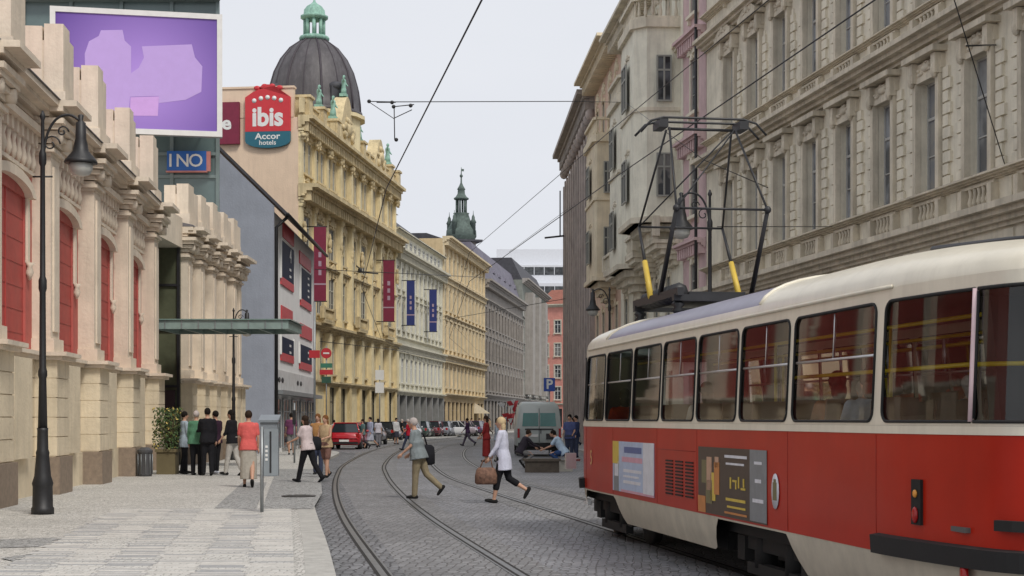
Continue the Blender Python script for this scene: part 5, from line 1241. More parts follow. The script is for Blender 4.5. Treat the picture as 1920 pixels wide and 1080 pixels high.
# ------------------------------------------------------------------ VEHICLES (local +y = nose)
M_wheel = mat('tyre_rubber', (.02,.02,.02), .85); M_rim = mat('alloy_rim', (.35,.35,.36), .35, metal=.7)
M_cglass = mat('car_glass', (.02,.025,.03), .06, spec=.7, var=0)
def secs(mb, S_, smooth=True):
    mb.rings(S_, smooth=smooth)
def wheel_me(r=.31):
    mb = MB(); mb.lathe([(r*.6,-.1),(r*.95,-.1),(r,-.07),(r,.07),(r*.95,.1),(r*.6,.1)], (0,0,0), 18, axis='x'); a = mb.mesh('wheel', M_wheel)
    mb = MB(); mb.lathe([(.04,-.09),(r*.2,-.105),(r*.62,-.09),(r*.62,.09),(r*.2,.105),(.04,.09)], (0,0,0), 12, axis='x'); return a, mb.mesh('rim', M_rim)
W_me = wheel_me()
def car(label, X_, Y_, rz, col, kind='hatch', z0=0.0, cat='car', grp='cars parked along the left kerb'):
    t = thing('parked_car', label, cat, (X_, Y_, z0), rz, grp)
    paint = mat('car_paint_%d_%d_%d' % tuple(int(c*255) for c in col), col, .25, spec=.6, var=.03, coat=.6)
    Lc, hw = 4.1, .86
    def ring(y, hw_, zb, zt, r_=.12): return [(-hw_+r_,y,zb),(hw_-r_,y,zb),(hw_,y,zb+.18),(hw_,y,zt-r_*1.3),(hw_-r_,y,zt),(-hw_+r_,y,zt),(-hw_,y,zt-r_*1.3),(-hw_,y,zb+.18)]
    mb = MB(); rear = -2.05
    secs(mb, [ring(-2.05,.66,.42,.70),ring(-1.98,.78,.30,.86),ring(-1.7,.84,.24,.94),ring(-.9,.86,.22,.95),ring(.6,.86,.22,.93),ring(1.15,.85,.22,.90),ring(1.75,.81,.24,.76),ring(2.0,.72,.30,.64),ring(2.08,.6,.38,.55)])
    mb.build('body', paint, t)
    yr, yf = (-1.85, 1.1) if kind == 'hatch' else (-1.45, 1.05)
    c = MB(); low = lambda y, w_: w_
    base = [(-.78,yr,.92),(.78,yr,.92),(.79,yf,.90),(-.79,yf,.90)]; top = [(-.60,yr+.42,1.40),(.60,yr+.42,1.40),(.60,yf-.75,1.41),(-.60,yf-.75,1.41)]
    c.add(base+top, [(0,1,5,4),(1,2,6,5),(2,3,7,6),(3,0,4,7)]); c.build('windows', M_cglass, t)
    r_ = MB(); r_.extr([(-.62,yr+.38,1.40),(.62,yr+.38,1.40),(.62,yf-.72,1.41),(-.62,yf-.72,1.41)], (0,0,.045))
    for a, b in zip(base, top): r_.tube([a, b], .035, 5)
    for s in (-1, 1): r_.tube([(s*.79,.0,.92),(s*.61,-.05,1.40)], .03, 5)
    r_.build('roof', paint, t)
    for s in (-1, 1):
        for y in (-1.25, 1.30): o = link('wheel', W_me[0], t, (s*.76, y, .31)); link('rim', W_me[1], o)
        mb = MB(); mb.ell((s*.62, 1.93, .62), .14, .10, .08); mb.build('headlight', mat('headlight_glass', (.6,.6,.6), .1), t)
        mb = MB(); mb.box(s*.70-.09, s*.70+.09, -2.03, -1.9, .66, .86); mb.build('tail_light', mat('tail_light_red', (.35,.01,.01), .2), t)
        mb = MB(); mb.ell((s*.93, .72, .98), .09, .05, .06); mb.build('wing_mirror', paint, t)
    for y in (-2.1, 2.09): mb = MB(); mb.box(-.26, .26, y-.01, y+.01, .42, .53); mb.build('number_plate', M_white, t)
    for y0_, y1_ in ((-2.09,-1.95),(1.98,2.1)): mb = MB(); mb.box(-.72, .72, y0_, y1_, .30, .41); mb.build('bumper', M_rubber, t)
    return t
def carat(label, x, ybase, col, rz=0, kind='hatch', Y=None):
    p = gat(x, ybase); car(label, p.x, p.y+2.0, rz, col, kind)
carat('red hatchback first in the row of parked cars', 647, 843, (.48,.02,.03), -.02)
carat('dark grey car parked right behind the red one', 689, 835, (.06,.07,.08), -.06)
carat('black car parked third in the row', 722, 829, (.015,.015,.02), -.10)
carat('dark blue car parked behind the black one', 748, 826, (.03,.04,.09), -.12, 'sedan')
carat('maroon car in the row just right of the man in grey', 812, 821, (.13,.03,.04), -.12)
carat('silver white car side on at the far bend', 846, 820, (.62,.62,.62), -.5, 'sedan')
carat('pinkish silver car behind the far white one', 868, 818.5, (.42,.34,.38), -.3)
carat('deep purple car farthest in the parked row', 892, 817.5, (.12,.07,.14), -.2)
carat('grey green car tucked behind the roof of the dark grey car', 668, 829.5, (.16,.20,.18), -.05)
carat('silver car between the black and the dark blue cars', 736, 825, (.40,.41,.44), -.12)
carat('white hatchback behind the dark blue car', 764, 823.5, (.55,.56,.58), -.12)
carat('dark green car before the maroon one in the far row', 788, 822, (.03,.06,.05), -.12)
carat('grey saloon just left of the silver white car at the bend', 829, 820.5, (.20,.21,.24), -.15, 'sedan')
# van
p = gat(1011, 856); t = thing('van', 'white delivery van parked with its rear doors towards us', 'van', (p.x, p.y, 0), .03)
M_van = mat('van_white_paint', (.50,.54,.52), .35, var=.05, coat=.3)
def vr(y, hb, ht, z0, z1, k=.12): return [(-hb+k,y,z0),(hb-k,y,z0),(hb,y,z0+k),(hb,y,1.25),(ht,y,z1-k*1.6),(ht-k*1.4,y,z1),(-ht+k*1.4,y,z1),(-ht,y,z1-k*1.6),(-hb,y,1.25),(-hb,y,z0+k)]
mb = MB(); secs(mb, [vr(0,.93,.80,.42,2.28),vr(.06,.97,.86,.38,2.36),vr(1.5,.98,.88,.36,2.40),vr(3.3,.98,.88,.36,2.38),vr(3.9,.97,.80,.36,2.0)], True)
secs(mb, [[(-.95,3.9,.36),(.95,3.9,.36),(.95,3.9,1.35),(-.95,3.9,1.35)],[(-.85,4.8,.4),(.85,4.8,.4),(.85,4.8,1.0),(-.85,4.8,1.0)]]); mb.build('body', M_van, t)
for s in (-1, 1):
    mb = MB(); x0, x1 = (-.74,-.04) if s < 0 else (.04,.74)
    mb.extr([(x0,-.015,1.32),(x1,-.015,1.32),(x1-(.04 if s > 0 else 0),-.0,1.90),(x0+(.04 if s < 0 else 0),-.0,1.90)], (0,.04,0)); d = mb.build('rear_window', mat('teal_van_glass', (.03,.17,.15), .12, spec=.7, var=.2, scale=1), t)
    mb = MB(); mb.box(s*.90-.05, s*.90+.05, -.05, .03, .82, 1.22); mb.build('tail_light', mat('tail_light_red', (.35,.01,.01), .2), t)
    for y in (.9, 3.9): o = link('wheel', W_me[0], t, (s*.86, y, .33)); link('rim', W_me[1], o)
mb = MB(); mb.box(-.92, .92, -.16, -.01, .42, .60); mb.box(-.9, .9, -.05, .03, .28, .42); mb.build('bumper', M_rubber, t)
mb = MB(); mb.box(-.012, .012, -.012, .0, .62, 2.1); mb.box(-.62, .62, -.03, -.001, 1.16, 1.22); mb.box(.05,.09,-.05,-.01,1.0,1.2); mb.box(.3,.75,-.06,-.01,.75,1.0); mb.build('door_trim', M_iron, t)
mb = MB(); mb.box(-.45, -.05, -.03, -.005, .85, .97); mb.build('number_plate', M_white, t)
mb = MB(); mb.lathe([(.13,-.05),(.14,0),(.13,.04)], (.35,-.1,1.15), 12, axis='y'); mb.build('spare_cover', M_iron, t) if False else None

# ------------------------------------------------------------------ OVERHEAD WIRES
def wire(name, label, paths, r=.012, m=None, beads=None):
    mb = MB()
    for q_ in paths: mb.tube(q_, r, 4)
    if beads: 
        for b in beads: mb.ell(b, .045, .045, .045, 6, 4)
    o = mb.build(name, m or M_iron); tag(o, label, 'wire', 'tram overhead wires'); return o
def cw(path, z=5.5): return [Vector((p.x, p.y, z)) for i, p in enumerate(path) if p.y > -8 and i % 16 == 0]
wire('contact_wire', 'dark overhead wire running steeply up to the top centre of the sky', [cw(C1[:110])], .010)
wire('contact_wire', 'overhead contact wire passing above the tram pantograph', [[q_+Vector((0,0,.16)) for q_ in cw(C2[:110])]], .010)
wire('contact_wire', 'second overhead wire just above the one over the tram', [[p+Vector((0,0,1.0)) for p in cw(C2[:110])]], .008)
a, b = at(690,190,40), at(1180,192,62)
tag_p = at(742,196,34.5)
wire('span_wire', 'thin level span wire crossing the sky between the two street sides', [[at(690,190,34), at(742,191,34.5), at(1095,190,42), at(1170,192,74)]], .010)
wire('wire_fitting', 'short insulator fitting hanging on the span wire in mid sky', [[at(690,190,34), at(738,222,33.5)],[at(706,192,34.3), at(742,192,34.3)],[at(738,200,34), at(776,196,33)],[at(739,200,34), at(740,262,34)],[at(738,222,34), at(772,206,33)]], .011, beads=[at(692,190,34), at(738,200,34), at(770,198,33), at(743,262,34), at(735,192,34.3)])
wire('span_wire', 'steep dark wire running down the beige facade to the upper right', [[at(1780,-30,30), at(1885,312,34.4)]], .012)
wire('span_wire', 'short horizontal wire bracket on the beige facade at the far upper right', [[at(1812,86,31), at(1870,84,35)]], .018)
wire('span_wire', 'thin sloping wire from the far right facade down across the sky', [[at(955,472,150), at(1060,395,110), at(1200,300,70)]], .018)
wire('span_wire', 'thin wire from the tram route to the hotel facade', [[at(590,505,90), at(700,510,90), at(905,520,120)]], .02)
wire('span_wire', 'thin wire looping across the white and ochre fronts', [[at(600,640,88), at(735,655,110), at(905,690,140)]], .02)
wire('span_wire', 'faint wire across the ochre and grey fronts at the bend', [[at(830,600,120), at(1060,560,100)]], .018)
wire('span_wire', 'support wire from the street lamp arm to the beige block', [[at(1345,425,36), at(1560,425,44)]], .010)
wire('span_wire', 'diagonal wire over the pantograph to the cream bays', [[at(1170,190,64), at(1320,300,30), at(1440,352,30)]], .009)
# facade lamp bracket on dark arms near the bend
t = thing('wall_bracket', 'dark wall bracket with a crossbar on the yellow hotel facade', 'bracket', at(668,508,108))
mb = MB(); mb.tube([(-.6,0,0),(1.6,-1.2,-.3)], .05, 5); mb.tube([(-.5,0,.8),(.3,-.5,.1)], .05, 5); mb.ell((.3,-.5,.0), .15,.15,.2); mb.build('arm', M_iron, t)
t = thing('wall_bracket', 'small flag arm at the far corner of the grey pier building', 'bracket', at(1058,442,112))
mb = MB(); mb.tube([(0,0,0),(-1.4,0,-.15)], .07, 5); mb.tube([(-.3,0,0),(-.3,0,3.2)], .05, 5); mb.build('arm', M_iron, t)

for (x, y, r_, lb) in ((560,930,.28,'round iron cover in the grey paving near the signpost'),):
    p = gat(x, y, PZ+.02 if x < 600 else 0); t = thing('manhole_cover', lb, 'manhole cover', p)
    mb = MB(); mb.lathe([(r_+.06,.0),(r_+.06,.012),(r_,.014),(r_,.010),(.01,.012)], (0,0,0), 24, False)
    for k in range(-3, 4): w_ = math.sqrt(max(.01, r_*r_-(k*.08)**2))*.85; mb.box(-w_, w_, k*.08-.012, k*.08+.012, .0121, .018)
    mb.build('cover', mat('cast_iron_cover', (.07,.065,.06), .6, var=.3), t)
# ------------------------------------------------------------------ PEOPLE (local +y = forward)
M_skin = mat('skin', (.50,.29,.20), .6, var=.06); M_skin2 = mat('tanned_skin', (.36,.19,.12), .6, var=.06)
M_eye = mat('eye_dark', (.03,.02,.02), .3)
def cloth(name, col): return mat('cloth_'+name, col, .9, spec=.15, var=.16, scale=9, bump=.4, bscale=25)
def remesh(o, v):
    m = o.modifiers.new('r', 'REMESH'); m.mode = 'VOXEL'; m.voxel_size = v; m.use_smooth_shade = True
    s = o.modifiers.new('s', 'SMOOTH'); s.factor = .5; s.iterations = 2
def torso_rings(c_list, ts, infl):
    """c_list: (centre, forward unit, lateral unit, half width, half depth)"""
    rg = []
    for c, f, l, a, b in c_list:
        rg.append([c+l*(a*infl*math.copysign(abs(math.cos(t))**.8, math.cos(t)))+f*(b*infl*math.copysign(abs(math.sin(t))**.8, math.sin(t))) for t in [2*math.pi*k/14 for k in range(14)]])
    return rg
def person(label, loc, face, H=1.72, legs=((.0,.0),(.0,.0)), arms=((.05,.25),(.05,.25)), lean=0.0, top=None, bottom=None, bot='trousers', sleeve='long', hair=None, hairlen=0, shoe=None, skin=None, vox=.016, stout=1.12, group=None, head_turn=0, sit=False, hemz=0, legout=.0):
    skin = skin or M_skin; hair = hair or cloth('brown_hair', (.05,.03,.02)); shoe = shoe or cloth('black_shoe', (.02,.02,.02))
    t = thing('person', label, 'person', loc, face, group)
    up = Vector((0, math.sin(lean), math.cos(lean))); fw = Vector((0, math.cos(lean), -math.sin(lean))); X = Vector((1,0,0))
    th, sh_ = .245*H, .245*H
    def leg(s, a, b):
        hp = Vector((s*.052*H, 0, 0)); kn = hp+Vector((s*legout*th, math.sin(a)*th, -math.cos(a)*th)); an = kn+Vector((0, math.sin(a-b)*sh_, -math.cos(a-b)*sh_))
        return [hp, kn, an, a-b]
    lg = [leg(s, *ab) for s, ab in zip((-1, 1), legs)]
    zmin = min(l[2].z-(.075*H*max(0, -math.sin(l[3]))) for l in lg); hip = Vector((0, 0, -zmin+.045*H)) if not sit else Vector((0,0,0))
    for l in lg:
        for i in range(3): l[i] = l[i]+hip
    B = hip+Vector((0,0,0)); P = lambda k, f=0, x=0: B+up*(k*H)+fw*(f*H)+X*(x*H)
    bh = Vector((0,0,1))
    rings = [(P(-.035,0), .078,.058),(P(.0,-.005), .092*stout,.066*stout),(P(.05,0), .086*stout,.062*stout),(P(.10,.004), .076*stout,.056*stout),(P(.16,.004), .082*stout,.060*stout),(P(.22,.002), .092,.062),(P(.27,-.004), .098,.056),(P(.30,-.006), .088,.046),(P(.325,-.004), .050,.036)]
    rl = [(c, fw, X, a*H, b*H) for c, a, b in rings]
    shd = [P(.285,-.004,s*.098) for s in (-1, 1)]
    am = []
    for s, S0, (a, e) in zip((-1, 1), shd, arms):
        out = .16; dr = lambda q_: (X*(s*out)+Vector((0, math.sin(q_), -math.cos(q_)))).normalized()
        el = S0+dr(a)*(.165*H); wr = el+dr(a+e)*(.145*H)-X*(s*.02*H); am.append([S0, el, wr, (wr-el).normalized()])
    hc = P(.41, .008); Rh = Matrix.Rotation(head_turn, 3, 'Z')
    b = MB()
    b.rings(torso_rings(rl, 14, 1.0))
    b.limb([P(.30,-.004), P(.345,.0), P(.375,.004)], [.036*H,.030*H,.030*H], 8)
    b.ell(hc, .041*H, .052*H, .062*H, 10, 8); b.ell(hc+Rh@Vector((0,.016*H,-.032*H)), .029*H, .034*H, .034*H, 8, 6)
    b.limb([hc+Rh@Vector((0,.050*H,.004*H)), hc+Rh@Vector((0,.061*H,-.014*H))], [.006*H,.009*H], 5)
    for s in (-1, 1): b.ell(hc+Rh@Vector((s*.042*H,-.002*H,-.006*H)), .006*H,.011*H,.017*H, 6, 5)
    for hp, kn, an, q_ in lg:
        mid = hp.lerp(kn, .45); cf = kn.lerp(an, .35)
        b.limb([hp, mid, kn, cf, an], [.052*H,.046*H,.032*H,.033*H,.020*H], 9)
        fd = Vector((0, math.cos(q_), math.sin(q_))); dn = Vector((0, math.sin(q_), -math.cos(q_)))
        b.limb([an+dn*.018*H-fd*.02*H, an+dn*.026*H+fd*.04*H, an+dn*.03*H+fd*.085*H], [.021*H,.021*H,.014*H], 7)
    for k_, (s0, el, wr, dv) in enumerate(am):
        b.limb([s0, s0.lerp(el,.5), el, el.lerp(wr,.35), wr], [.030*H,.026*H,.020*H,.020*H,.0125*H], 8)
        s = -1 if k_ == 0 else 1; fwd = Vector((0,1,0)); fwd = (fwd-dv*fwd.dot(dv)); fwd = fwd.normalized() if fwd.length > .2 else Vector((0,0,1)); side = dv.cross(fwd)
        pc = wr+dv*.028*H; b.limb([wr+dv*.008*H, pc, wr+dv*.048*H], [.013*H,.018*H,.017*H], 7)
        for i, (o_, ln) in enumerate(((-.0165,.034),(-.0055,.040),(.0055,.037),(.0165,.028))):
            a0 = wr+dv*.050*H+fwd*o_*H; cur = side*(-s)
            b.limb([a0, a0+dv*ln*.55*H+cur*.004*H, a0+dv*ln*.95*H+cur*.013*H], [.0058*H,.0054*H,.0045*H], 5)
        a0 = wr+dv*.02*H-fwd*.016*H; b.limb([a0, a0+dv*.022*H-fwd*.014*H, a0+dv*.038*H-fwd*.012*H], [.0072*H,.0062*H,.005*H], 5)
    bo = b.build('body', skin, t); remesh(bo, vox)
    f = MB()
    for s in (-1, 1): f.ell(hc+Rh@Vector((s*.017*H,.047*H,.004*H)), .0065*H,.004*H,.004*H, 6, 4)
    f.ell(hc+Rh@Vector((0,.052*H,-.034*H)), .012*H,.004*H,.003*H, 6, 4)
    f.build('facial_features', M_eye, bo)
    # hair
    h = MB(); h.ell(hc+Rh@Vector((0,-.010*H,.016*H)), .049*H,.057*H,.058*H, 12, 8)
    if hairlen > 0: h.ell(hc+Rh@Vector((0,-.034*H,-.03*H-hairlen*.5*H)), .046*H,.030*H,(.05+hairlen*.6)*H, 10, 7)
    ho = h.build('hair', hair, t)
    # cut the face free: hair shell sits back of the face plane
    # top
    c = MB(); hem = -.045 if bot != 'dress' else -.03
    rl2 = [(P(hem-hemz,0), fw, X, .098*stout*H, .074*stout*H)]+rl[1:]
    c.rings(torso_rings([(q0,q1,q2,q3*1.0,q4) for q0,q1,q2,q3,q4 in rl2], 14, 1.13))
    for (s0, el, wr, dv) in am:
        if sleeve == 'long': c.limb([s0, s0.lerp(el,.5), el, wr-dv*.012*H], [.038*H,.034*H,.028*H,.020*H], 8)
        elif sleeve == 'short': c.limb([s0, s0.lerp(el,.7)], [.038*H,.033*H], 8)
        elif sleeve == 'mid': c.limb([s0, el, el.lerp(wr,.3)], [.038*H,.029*H,.025*H], 8)
        else: c.ell(s0, .034*H,.034*H,.034*H, 8, 6)
    co = c.build('top', top, t); remesh(co, vox)
    q = MB()
    if bot in ('trousers', 'shorts', 'capri'):
        q.rings(torso_rings([(P(-.06,0),fw,X,.075*H,.062*H),(P(-.02,0),fw,X,.098*stout*H,.072*stout*H),(P(.06,0),fw,X,.088*stout*H,.066*stout*H)], 14, 1.05))
        for hp, kn, an, q_ in lg:
            if bot == 'trousers': q.limb([hp, hp.lerp(kn,.5), kn, an+Vector((0,0,.0))], [.062*H,.055*H,.043*H,.036*H], 9)
            elif bot == 'capri': q.limb([hp, hp.lerp(kn,.5), kn, kn.lerp(an,.45)], [.062*H,.055*H,.043*H,.041*H], 9)
            else: q.limb([hp, hp.lerp(kn,.5), hp.lerp(kn,.85)], [.062*H,.056*H,.050*H], 9)
    else:
        l0 = {'skirt': .26, 'dress': .30, 'long_skirt': .42}[bot]
        kc = (lg[0][1]+lg[1][1])*.5; base = Vector((0, (kc.y)*.6, hip.z-l0*H)); Fy = Vector((0,1,0)); spread = abs(lg[0][1].y-lg[1][1].y)*.5
        q.rings(torso_rings([(base, Fy, X, .105*H, max(.085*H, spread+.055*H)), (base.lerp(hip,.5), Fy, X, .102*H, max(.080*H, spread*.6+.05*H)), (hip, fw, X, .100*H,.074*H), (P(.07,0), fw, X, .084*H,.064*H)], 14, 1.05))
    qo = q.build(bot if bot != 'dress' else 'dress_skirt', bottom, t); remesh(qo, vox)
    for hp, kn, an, q_ in lg:
        fd = Vector((0, math.cos(q_), math.sin(q_))); dn = Vector((0, math.sin(q_), -math.cos(q_))); k = MB()
        k.limb([an+dn*.020*H-fd*.026*H, an+dn*.026*H+fd*.045*H, an+dn*.030*H+fd*.092*H], [.025*H,.024*H,.017*H], 8); k.build('shoe', shoe, t)
    t['_w'] = 0; del t['_w']
    M4 = Matrix.Translation(Vector(loc)) @ Matrix.Rotation(face, 4, 'Z')
    return t, [M4 @ a[2] for a in am], M4, B, hc, shd
WALK = ((.42,.08),(-.30,.62)); WALK2 = ((-.30,.62),(.42,.08)); STAND = ((.03,.02),(-.03,.04))
blk, wht = cloth('black', (.015,.015,.018)), cloth('white', (.62,.63,.70))
LEFT, RIGHT, AWAY, TOWARD = R(90), R(-90), 0.0, R(180)
BL, GREY_H, BRN, BLOND = cloth('black_hair', (.015,.012,.01)), cloth('grey_hair', (.45,.40,.38)), cloth('dark_brown_hair', (.035,.022,.015)), cloth('blond_hair', (.55,.42,.25))
# man in grey shirt walking left, bag over his shoulder
p = gat(785, 935); t_, hands, M4, B_, hc_, shd_ = person('grey haired man in a grey shirt and khaki trousers striding across the rails', p, R(75), 1.66, ((.10,.05),(-.36,.50)), ((.12,.75),(.05,.8)), .17, cloth('grey_shirt', (.21,.24,.25)), cloth('khaki', (.24,.20,.13)), 'trousers', 'short', GREY_H, stout=1.38, vox=.014)
M_bag = cloth('black_bag', (.018,.018,.022))
def bagged(name, label, M, pos, sx, sy, sz, m, strap=None, rot=0):
    o = thing(name, label, 'bag', M @ Vector(pos), rot); b = MB()
    b.rings([[(sx*k*math.cos(a), sy*k*math.sin(a), z) for a in [2*math.pi*i/12 for i in range(12)]] for k, z in ((.6,-sz),(.98,-sz*.85),(1,0),(.9,sz*.75),(.55,sz))]); b.build('bag_body', m, o)
    b = MB()
    if strap: iv = (o.matrix_basis if False else (Matrix.Translation(M @ Vector(pos)) @ Matrix.Rotation(rot,4,'Z')).inverted()); b.tube([iv @ (M @ Vector(q)) for q in strap], .018, 5)
    else: b.tube([(-sx*.5,0,sz*.8),(-sx*.35,0,sz+.16),(0,0,sz+.2),(sx*.35,0,sz+.16),(sx*.5,0,sz*.8)], .014, 5)
    b.build('strap', m, o); return o
bagged('shoulder_bag', 'black shoulder bag slung behind the man in the grey shirt', M4, (.20,-.12,.90), .17, .11, .21, M_bag, [(.20,-.12,1.08),(.15,-.06,1.32),(-.02,.10,1.42),(-.10,.18,1.2)], R(20))
# woman in white
p = gat(944, 943); t_, hands, M4, B_, hc_, shd_ = person('blond woman in a white shirt and black capri trousers walking left', p, R(80), 1.68, ((.24,.06),(-.22,.80)), ((.28,.35),(.15,.7)), .07, cloth('white_shirt', (.58,.59,.70)), blk, 'capri', 'long', BLOND, .03, vox=.014, hemz=.10, stout=1.1)
h0 = hands[0]
o = thing('handbag', 'large brown patterned handbag carried by the woman in white', 'bag', (h0.x-.06, h0.y-.04, h0.z-.36), R(10)); b = MB()
M_brbag = mat('brown_patterned_bag', (.17,.09,.06), .8, var=.55, scale=14)
b.rings([[(sx*math.cos(a), .11*k*math.sin(a), z) for a in [2*math.pi*i/12 for i in range(12)]] for sx, k, z in ((.18,.7,-.17),(.22,1,-.14),(.22,1,0),(.19,.8,.12),(.15,.4,.16))]); b.build('bag_body', M_brbag, o)
b = MB(); b.tube([(-.12,0,.14),(-.06,0,.30),(.06,.03,.35),(.1,0,.30),(.13,0,.14)], .013, 5); b.build('handle', M_brbag, o)
# woman in salmon top
p = gat(466, 914, PZ); person('woman in a salmon pink top and pale skirt walking away on the pavement', p, R(8), 1.72, ((.14,.04),(-.22,.42)), ((.15,.5),(-.1,.35)), .03, cloth('salmon', (.66,.13,.12)), cloth('pale_grey', (.40,.37,.32)), 'long_skirt', 'short', BRN, 0, vox=.015)
# woman with black bag and the girl behind her
p = gat(577, 905, PZ); t_, hands, M4, B_, hc_, shd_ = person('woman in a pinkish white top and black trousers striding along the pavement', p, R(60), 1.64, ((.30,.05),(-.32,.30)), ((.4,.8),(.1,.9)), .12, cloth('pinkish_white', (.62,.52,.52)), blk, 'trousers', 'short', BRN, .04, vox=.016, shoe=blk)
bagged('shoulder_bag', 'black bag on the hip of the woman in black trousers', M4, (.2,-.02,.95), .2, .12, .17, M_bag, [(.2,-.02,1.08),(.12,0,1.3),(.1,-.02,1.38)])
p = gat(611, 896, PZ); person('girl in a tan top and brown shorts behind the woman with the black bag', p, R(150), 1.62, ((.12,.02),(-.18,.3)), ((.3,1.1),(.2,.9)), .03, cloth('tan_top', (.45,.33,.2)), cloth('brown_shorts', (.20,.11,.09)), 'shorts', 'none', cloth('auburn_hair', (.18,.08,.03)), .06, vox=.016)
p = gat(596, 890, PZ); person('person in an orange-brown top partly hidden behind the girl in shorts', p, R(170), 1.66, STAND, ((.1,.8),(.2,.9)), 0, cloth('orange_brown', (.38,.20,.08)), cloth('dark_denim', (.05,.06,.10)), 'trousers', 'short', cloth('auburn_hair', (.18,.08,.03)), .05, vox=.02)
# group at the entrance
M_jean = cloth('dark_denim', (.05,.06,.10))
p = gat(346, 889, PZ); person('person in a pale blue jacket leftmost of the group by the planter', p, R(-60), 1.72, ((.12,.1),(-.1,.05)), ((.3,1.3),(.1,.3)), 0, cloth('pale_blue', (.36,.43,.50)), blk, 'trousers', 'long', BL, vox=.018, hemz=.06)
p = gat(368, 891, PZ); person('person in a green sweater with back turned in the group by the entrance', p, R(-10), 1.74, ((.0,.0),(.14,.2)), ((.0,.1),(.3,1.5)), 0, cloth('green_sweater', (.10,.24,.15)), blk, 'trousers', 'long', GREY_H, vox=.018, stout=1.3)
p = gat(389, 892, PZ); person('person all in black standing right of the green sweater', p, R(20), 1.80, ((.1,.05),(-.08,.1)), ((.35,1.2),(.0,.1)), 0, blk, blk, 'trousers', 'long', BL, vox=.018, stout=1.15)
p = gat(404, 889, PZ); person('person in a dark purple top at the right of the entrance group', p, R(55), 1.74, ((.0,.1),(.05,.0)), ((.5,1.6),(.1,.8)), 0, cloth('dark_plum', (.04,.02,.035)), blk, 'trousers', 'short', BL, vox=.018, shoe=wht)
p = gat(436, 892, PZ); person('woman in a black top and pale trousers walking towards the entrance', p, R(70), 1.76, ((.2,.04),(-.15,.3)), ((.2,.5),(.1,.6)), .06, blk, cloth('pale_trousers', (.45,.43,.40)), 'trousers', 'mid', BL, .07, vox=.018)
p = gat(546, 853, PZ); person('man in a purple shirt and grey shorts on the far left pavement', p, R(10), 1.76, STAND, ((.1,.5),(.1,.4)), 0, cloth('purple_shirt', (.15,.05,.11)), cloth('mid_grey', (.2,.2,.2)), 'shorts', 'short', BL, vox=.022)
p = gat(912, 866); person('woman in a long dark red dress behind the woman in white', p, R(80), 1.74, STAND, ((.2,.5),(.2,.5)), .03, cloth('dark_red', (.26,.03,.03)), cloth('dark_red', (.26,.03,.03)), 'long_skirt', 'mid', BRN, .05, vox=.02)
p = gat(766, 844); person('person in a bright red shirt beyond the man in grey', p, R(85), 1.66, WALK, ((.3,.5),(-.1,.5)), .05, cloth('bright_red', (.45,.02,.04)), M_jean, 'trousers', 'short', cloth('grey_hair', (.45,.40,.38)), vox=.024)
p = gat(877, 836); person('person in a dark purple coat crossing the rails far ahead', p, R(80), 1.72, WALK2, ((.3,.4),(-.2,.4)), .05, cloth('deep_purple', (.09,.05,.11)), cloth('violet_grey', (.12,.1,.14)), 'trousers', 'long', BL, vox=.026)
p = gat(933, 866); person('pale dressed pedestrian half hidden behind the woman in white', p, R(-100), 1.64, STAND, ((.1,.4),(.1,.4)), 0, cloth('pale_blue', (.36,.43,.50)), cloth('pale_trousers', (.45,.43,.40)), 'trousers', 'long', BL, vox=.024)
CR = ((1.45,2.35),(1.3,2.2)); 
p = gat(975, 878); person('person in a dark coat crouching left of the low stone block', p, R(-70), 1.7, CR, ((.7,.5),(.8,.4)), .45, cloth('dark_coat', (.035,.03,.04)), cloth('mid_grey', (.2,.2,.2)), 'trousers', 'long', BRN, vox=.02)
p = gat(1058, 880); person('person in a white and blue shirt crouching beside the tram nose', p, R(75), 1.74, CR, ((.6,.6),(.7,.5)), .55, cloth('ice_blue', (.45,.58,.72)), cloth('blue_jeans', (.04,.08,.20)), 'trousers', 'short', BL, vox=.02)
p = gat(1068, 866); person('man in a blue checked shirt standing between the van and the tram', p, R(160), 1.78, STAND, ((.2,.9),(.1,.7)), 0, cloth('blue_check', (.08,.10,.22)), M_jean, 'trousers', 'short', BL, vox=.02)
p = gat(1080, 858); person('second man in navy standing against the tram nose', p, R(120), 1.76, STAND, ((.1,.4),(.1,.4)), 0, cloth('navy', (.03,.04,.09)), M_jean, 'trousers', 'long', BL, vox=.022)
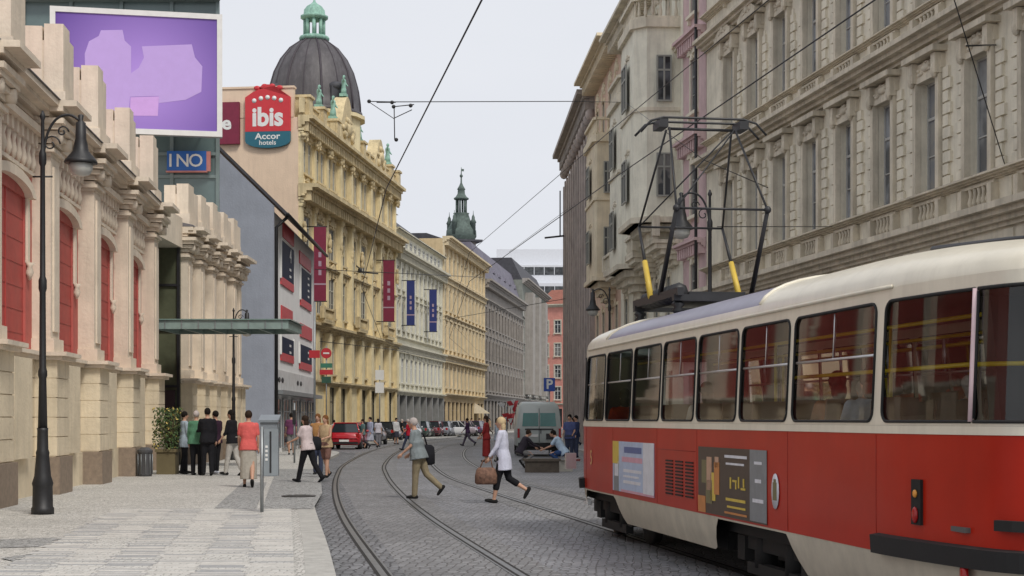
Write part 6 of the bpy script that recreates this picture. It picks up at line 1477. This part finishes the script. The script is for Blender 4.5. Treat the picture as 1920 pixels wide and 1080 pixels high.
# far crowd between the parked cars and the facades
crowd = [(626,838,'person in a white and grey dress before the red parked car',(.50,.50,.52),(.35,.35,.36)),(640,826,'person in a pale pink shirt left above the red parked car',(.45,.33,.33),(.06,.06,.08)),
 (668,822,'person in brown standing beyond the red car roof',(.18,.10,.06),(.05,.05,.06)),(680,842,'person in teal grey by the dark grey car',(.12,.20,.20),(.05,.05,.06)),(694,841,'dark haired person in a light blue shirt standing beside the parked cars',(.34,.38,.50),(.40,.42,.5)),
 (709,838,'person in a white shirt and grey trousers behind the third car',(.52,.50,.55),(.18,.18,.2)),(722,818,'person in a maroon jacket against the hotel base',(.10,.03,.05),(.04,.04,.05)),(733,818,'person in blue grey near the two pale sign plates',(.22,.25,.34),(.05,.05,.08)),
 (743,833,'person in a white top close to the red shirted walker',(.55,.55,.56),(.05,.05,.07)),(754,826,'person in a black coat by the grey shop front',(.02,.02,.025),(.02,.02,.02)),(823,813,'person in rose passing the glass shop front',(.38,.16,.18),(.05,.04,.05)),(838,812,'person in black in front of the dark shop doors',(.02,.02,.02),(.03,.03,.04)),
 (860,814,'person in a lilac top beside the silver white car',(.38,.28,.38),(.10,.08,.1)),(884,816,'person in a pink top at the far bend',(.45,.27,.32),(.12,.09,.13)),(899,815,'person in violet grey near the cream awning',(.25,.19,.28),(.07,.06,.08)),(918,815,'person in beige below the ochre corner',(.4,.3,.2),(.08,.06,.05)),
 (530,846,'person in dusty mauve near the white shop front',(.2,.14,.2),(.05,.05,.06)),(570,842,'person in dark green at the shop doors of the white front',(.03,.05,.03),(.04,.04,.04)),(655,820,'person in yellow ochre beyond the red car',(.4,.28,.06),(.06,.05,.05)),(1075,838,'person with a reddish cap behind the crouching one',(.25,.08,.07),(.04,.05,.1))]
for i, (x, y, lb, c1, c2) in enumerate(crowd):
    left = x < 760; p = gat(x, y, PZ if left and x < 600 else 0)
    person(lb, p, rnd.uniform(-3,3), rnd.uniform(1.62,1.8), (WALK, WALK2, STAND)[i%3], ((.1,.4),(.0,.3)), 0, cloth('c%d' % i, c1), cloth('d%d' % i, c2), 'trousers' if i % 4 else 'skirt', ('long','short')[i%2], (BL, BRN, BLOND, GREY_H)[(i*7)%4 if i % 3 == 0 else i % 2], .03*(i%2), vox=.03)
# passengers sitting in the tram
tm = tram.matrix_basis if False else Matrix.Translation(tram.location) @ Matrix.Rotation(tram.rotation_euler.z, 4, 'Z')
SITL = ((1.5,1.45),(1.5,1.45))
for (x, y, lb, c1, hr, sk_) in ((-.83,3.92,'passenger with dark hair and an orange collar in the second tram window from the rear',(.55,.16,.06),BL,M_skin),(-.83,3.2,'passenger in a pale blue shirt seated behind the one with the orange collar',(.50,.56,.66),BRN,M_skin),(-.83,12.05,'passenger in a red top near the front of the tram',(.55,.08,.03),BRN,M_skin),(.62,6.98,'passenger in a dark jacket in the middle of the tram',(.05,.05,.07),GREY_H,M_skin),(-.83,8.0,'passenger in a white shirt in the fifth tram window from the rear',(.6,.6,.6),BRN,M_skin)):
    q = tm @ Vector((x, y, 1.30)); person(lb, q, tram.rotation_euler.z, 1.60, SITL, ((.4,.9),(.4,.9)), -.02, cloth('pass_%d' % int(abs(x*100)+y*10), c1), M_jean, 'trousers', 'short', hr, .02, vox=.02, sit=True)
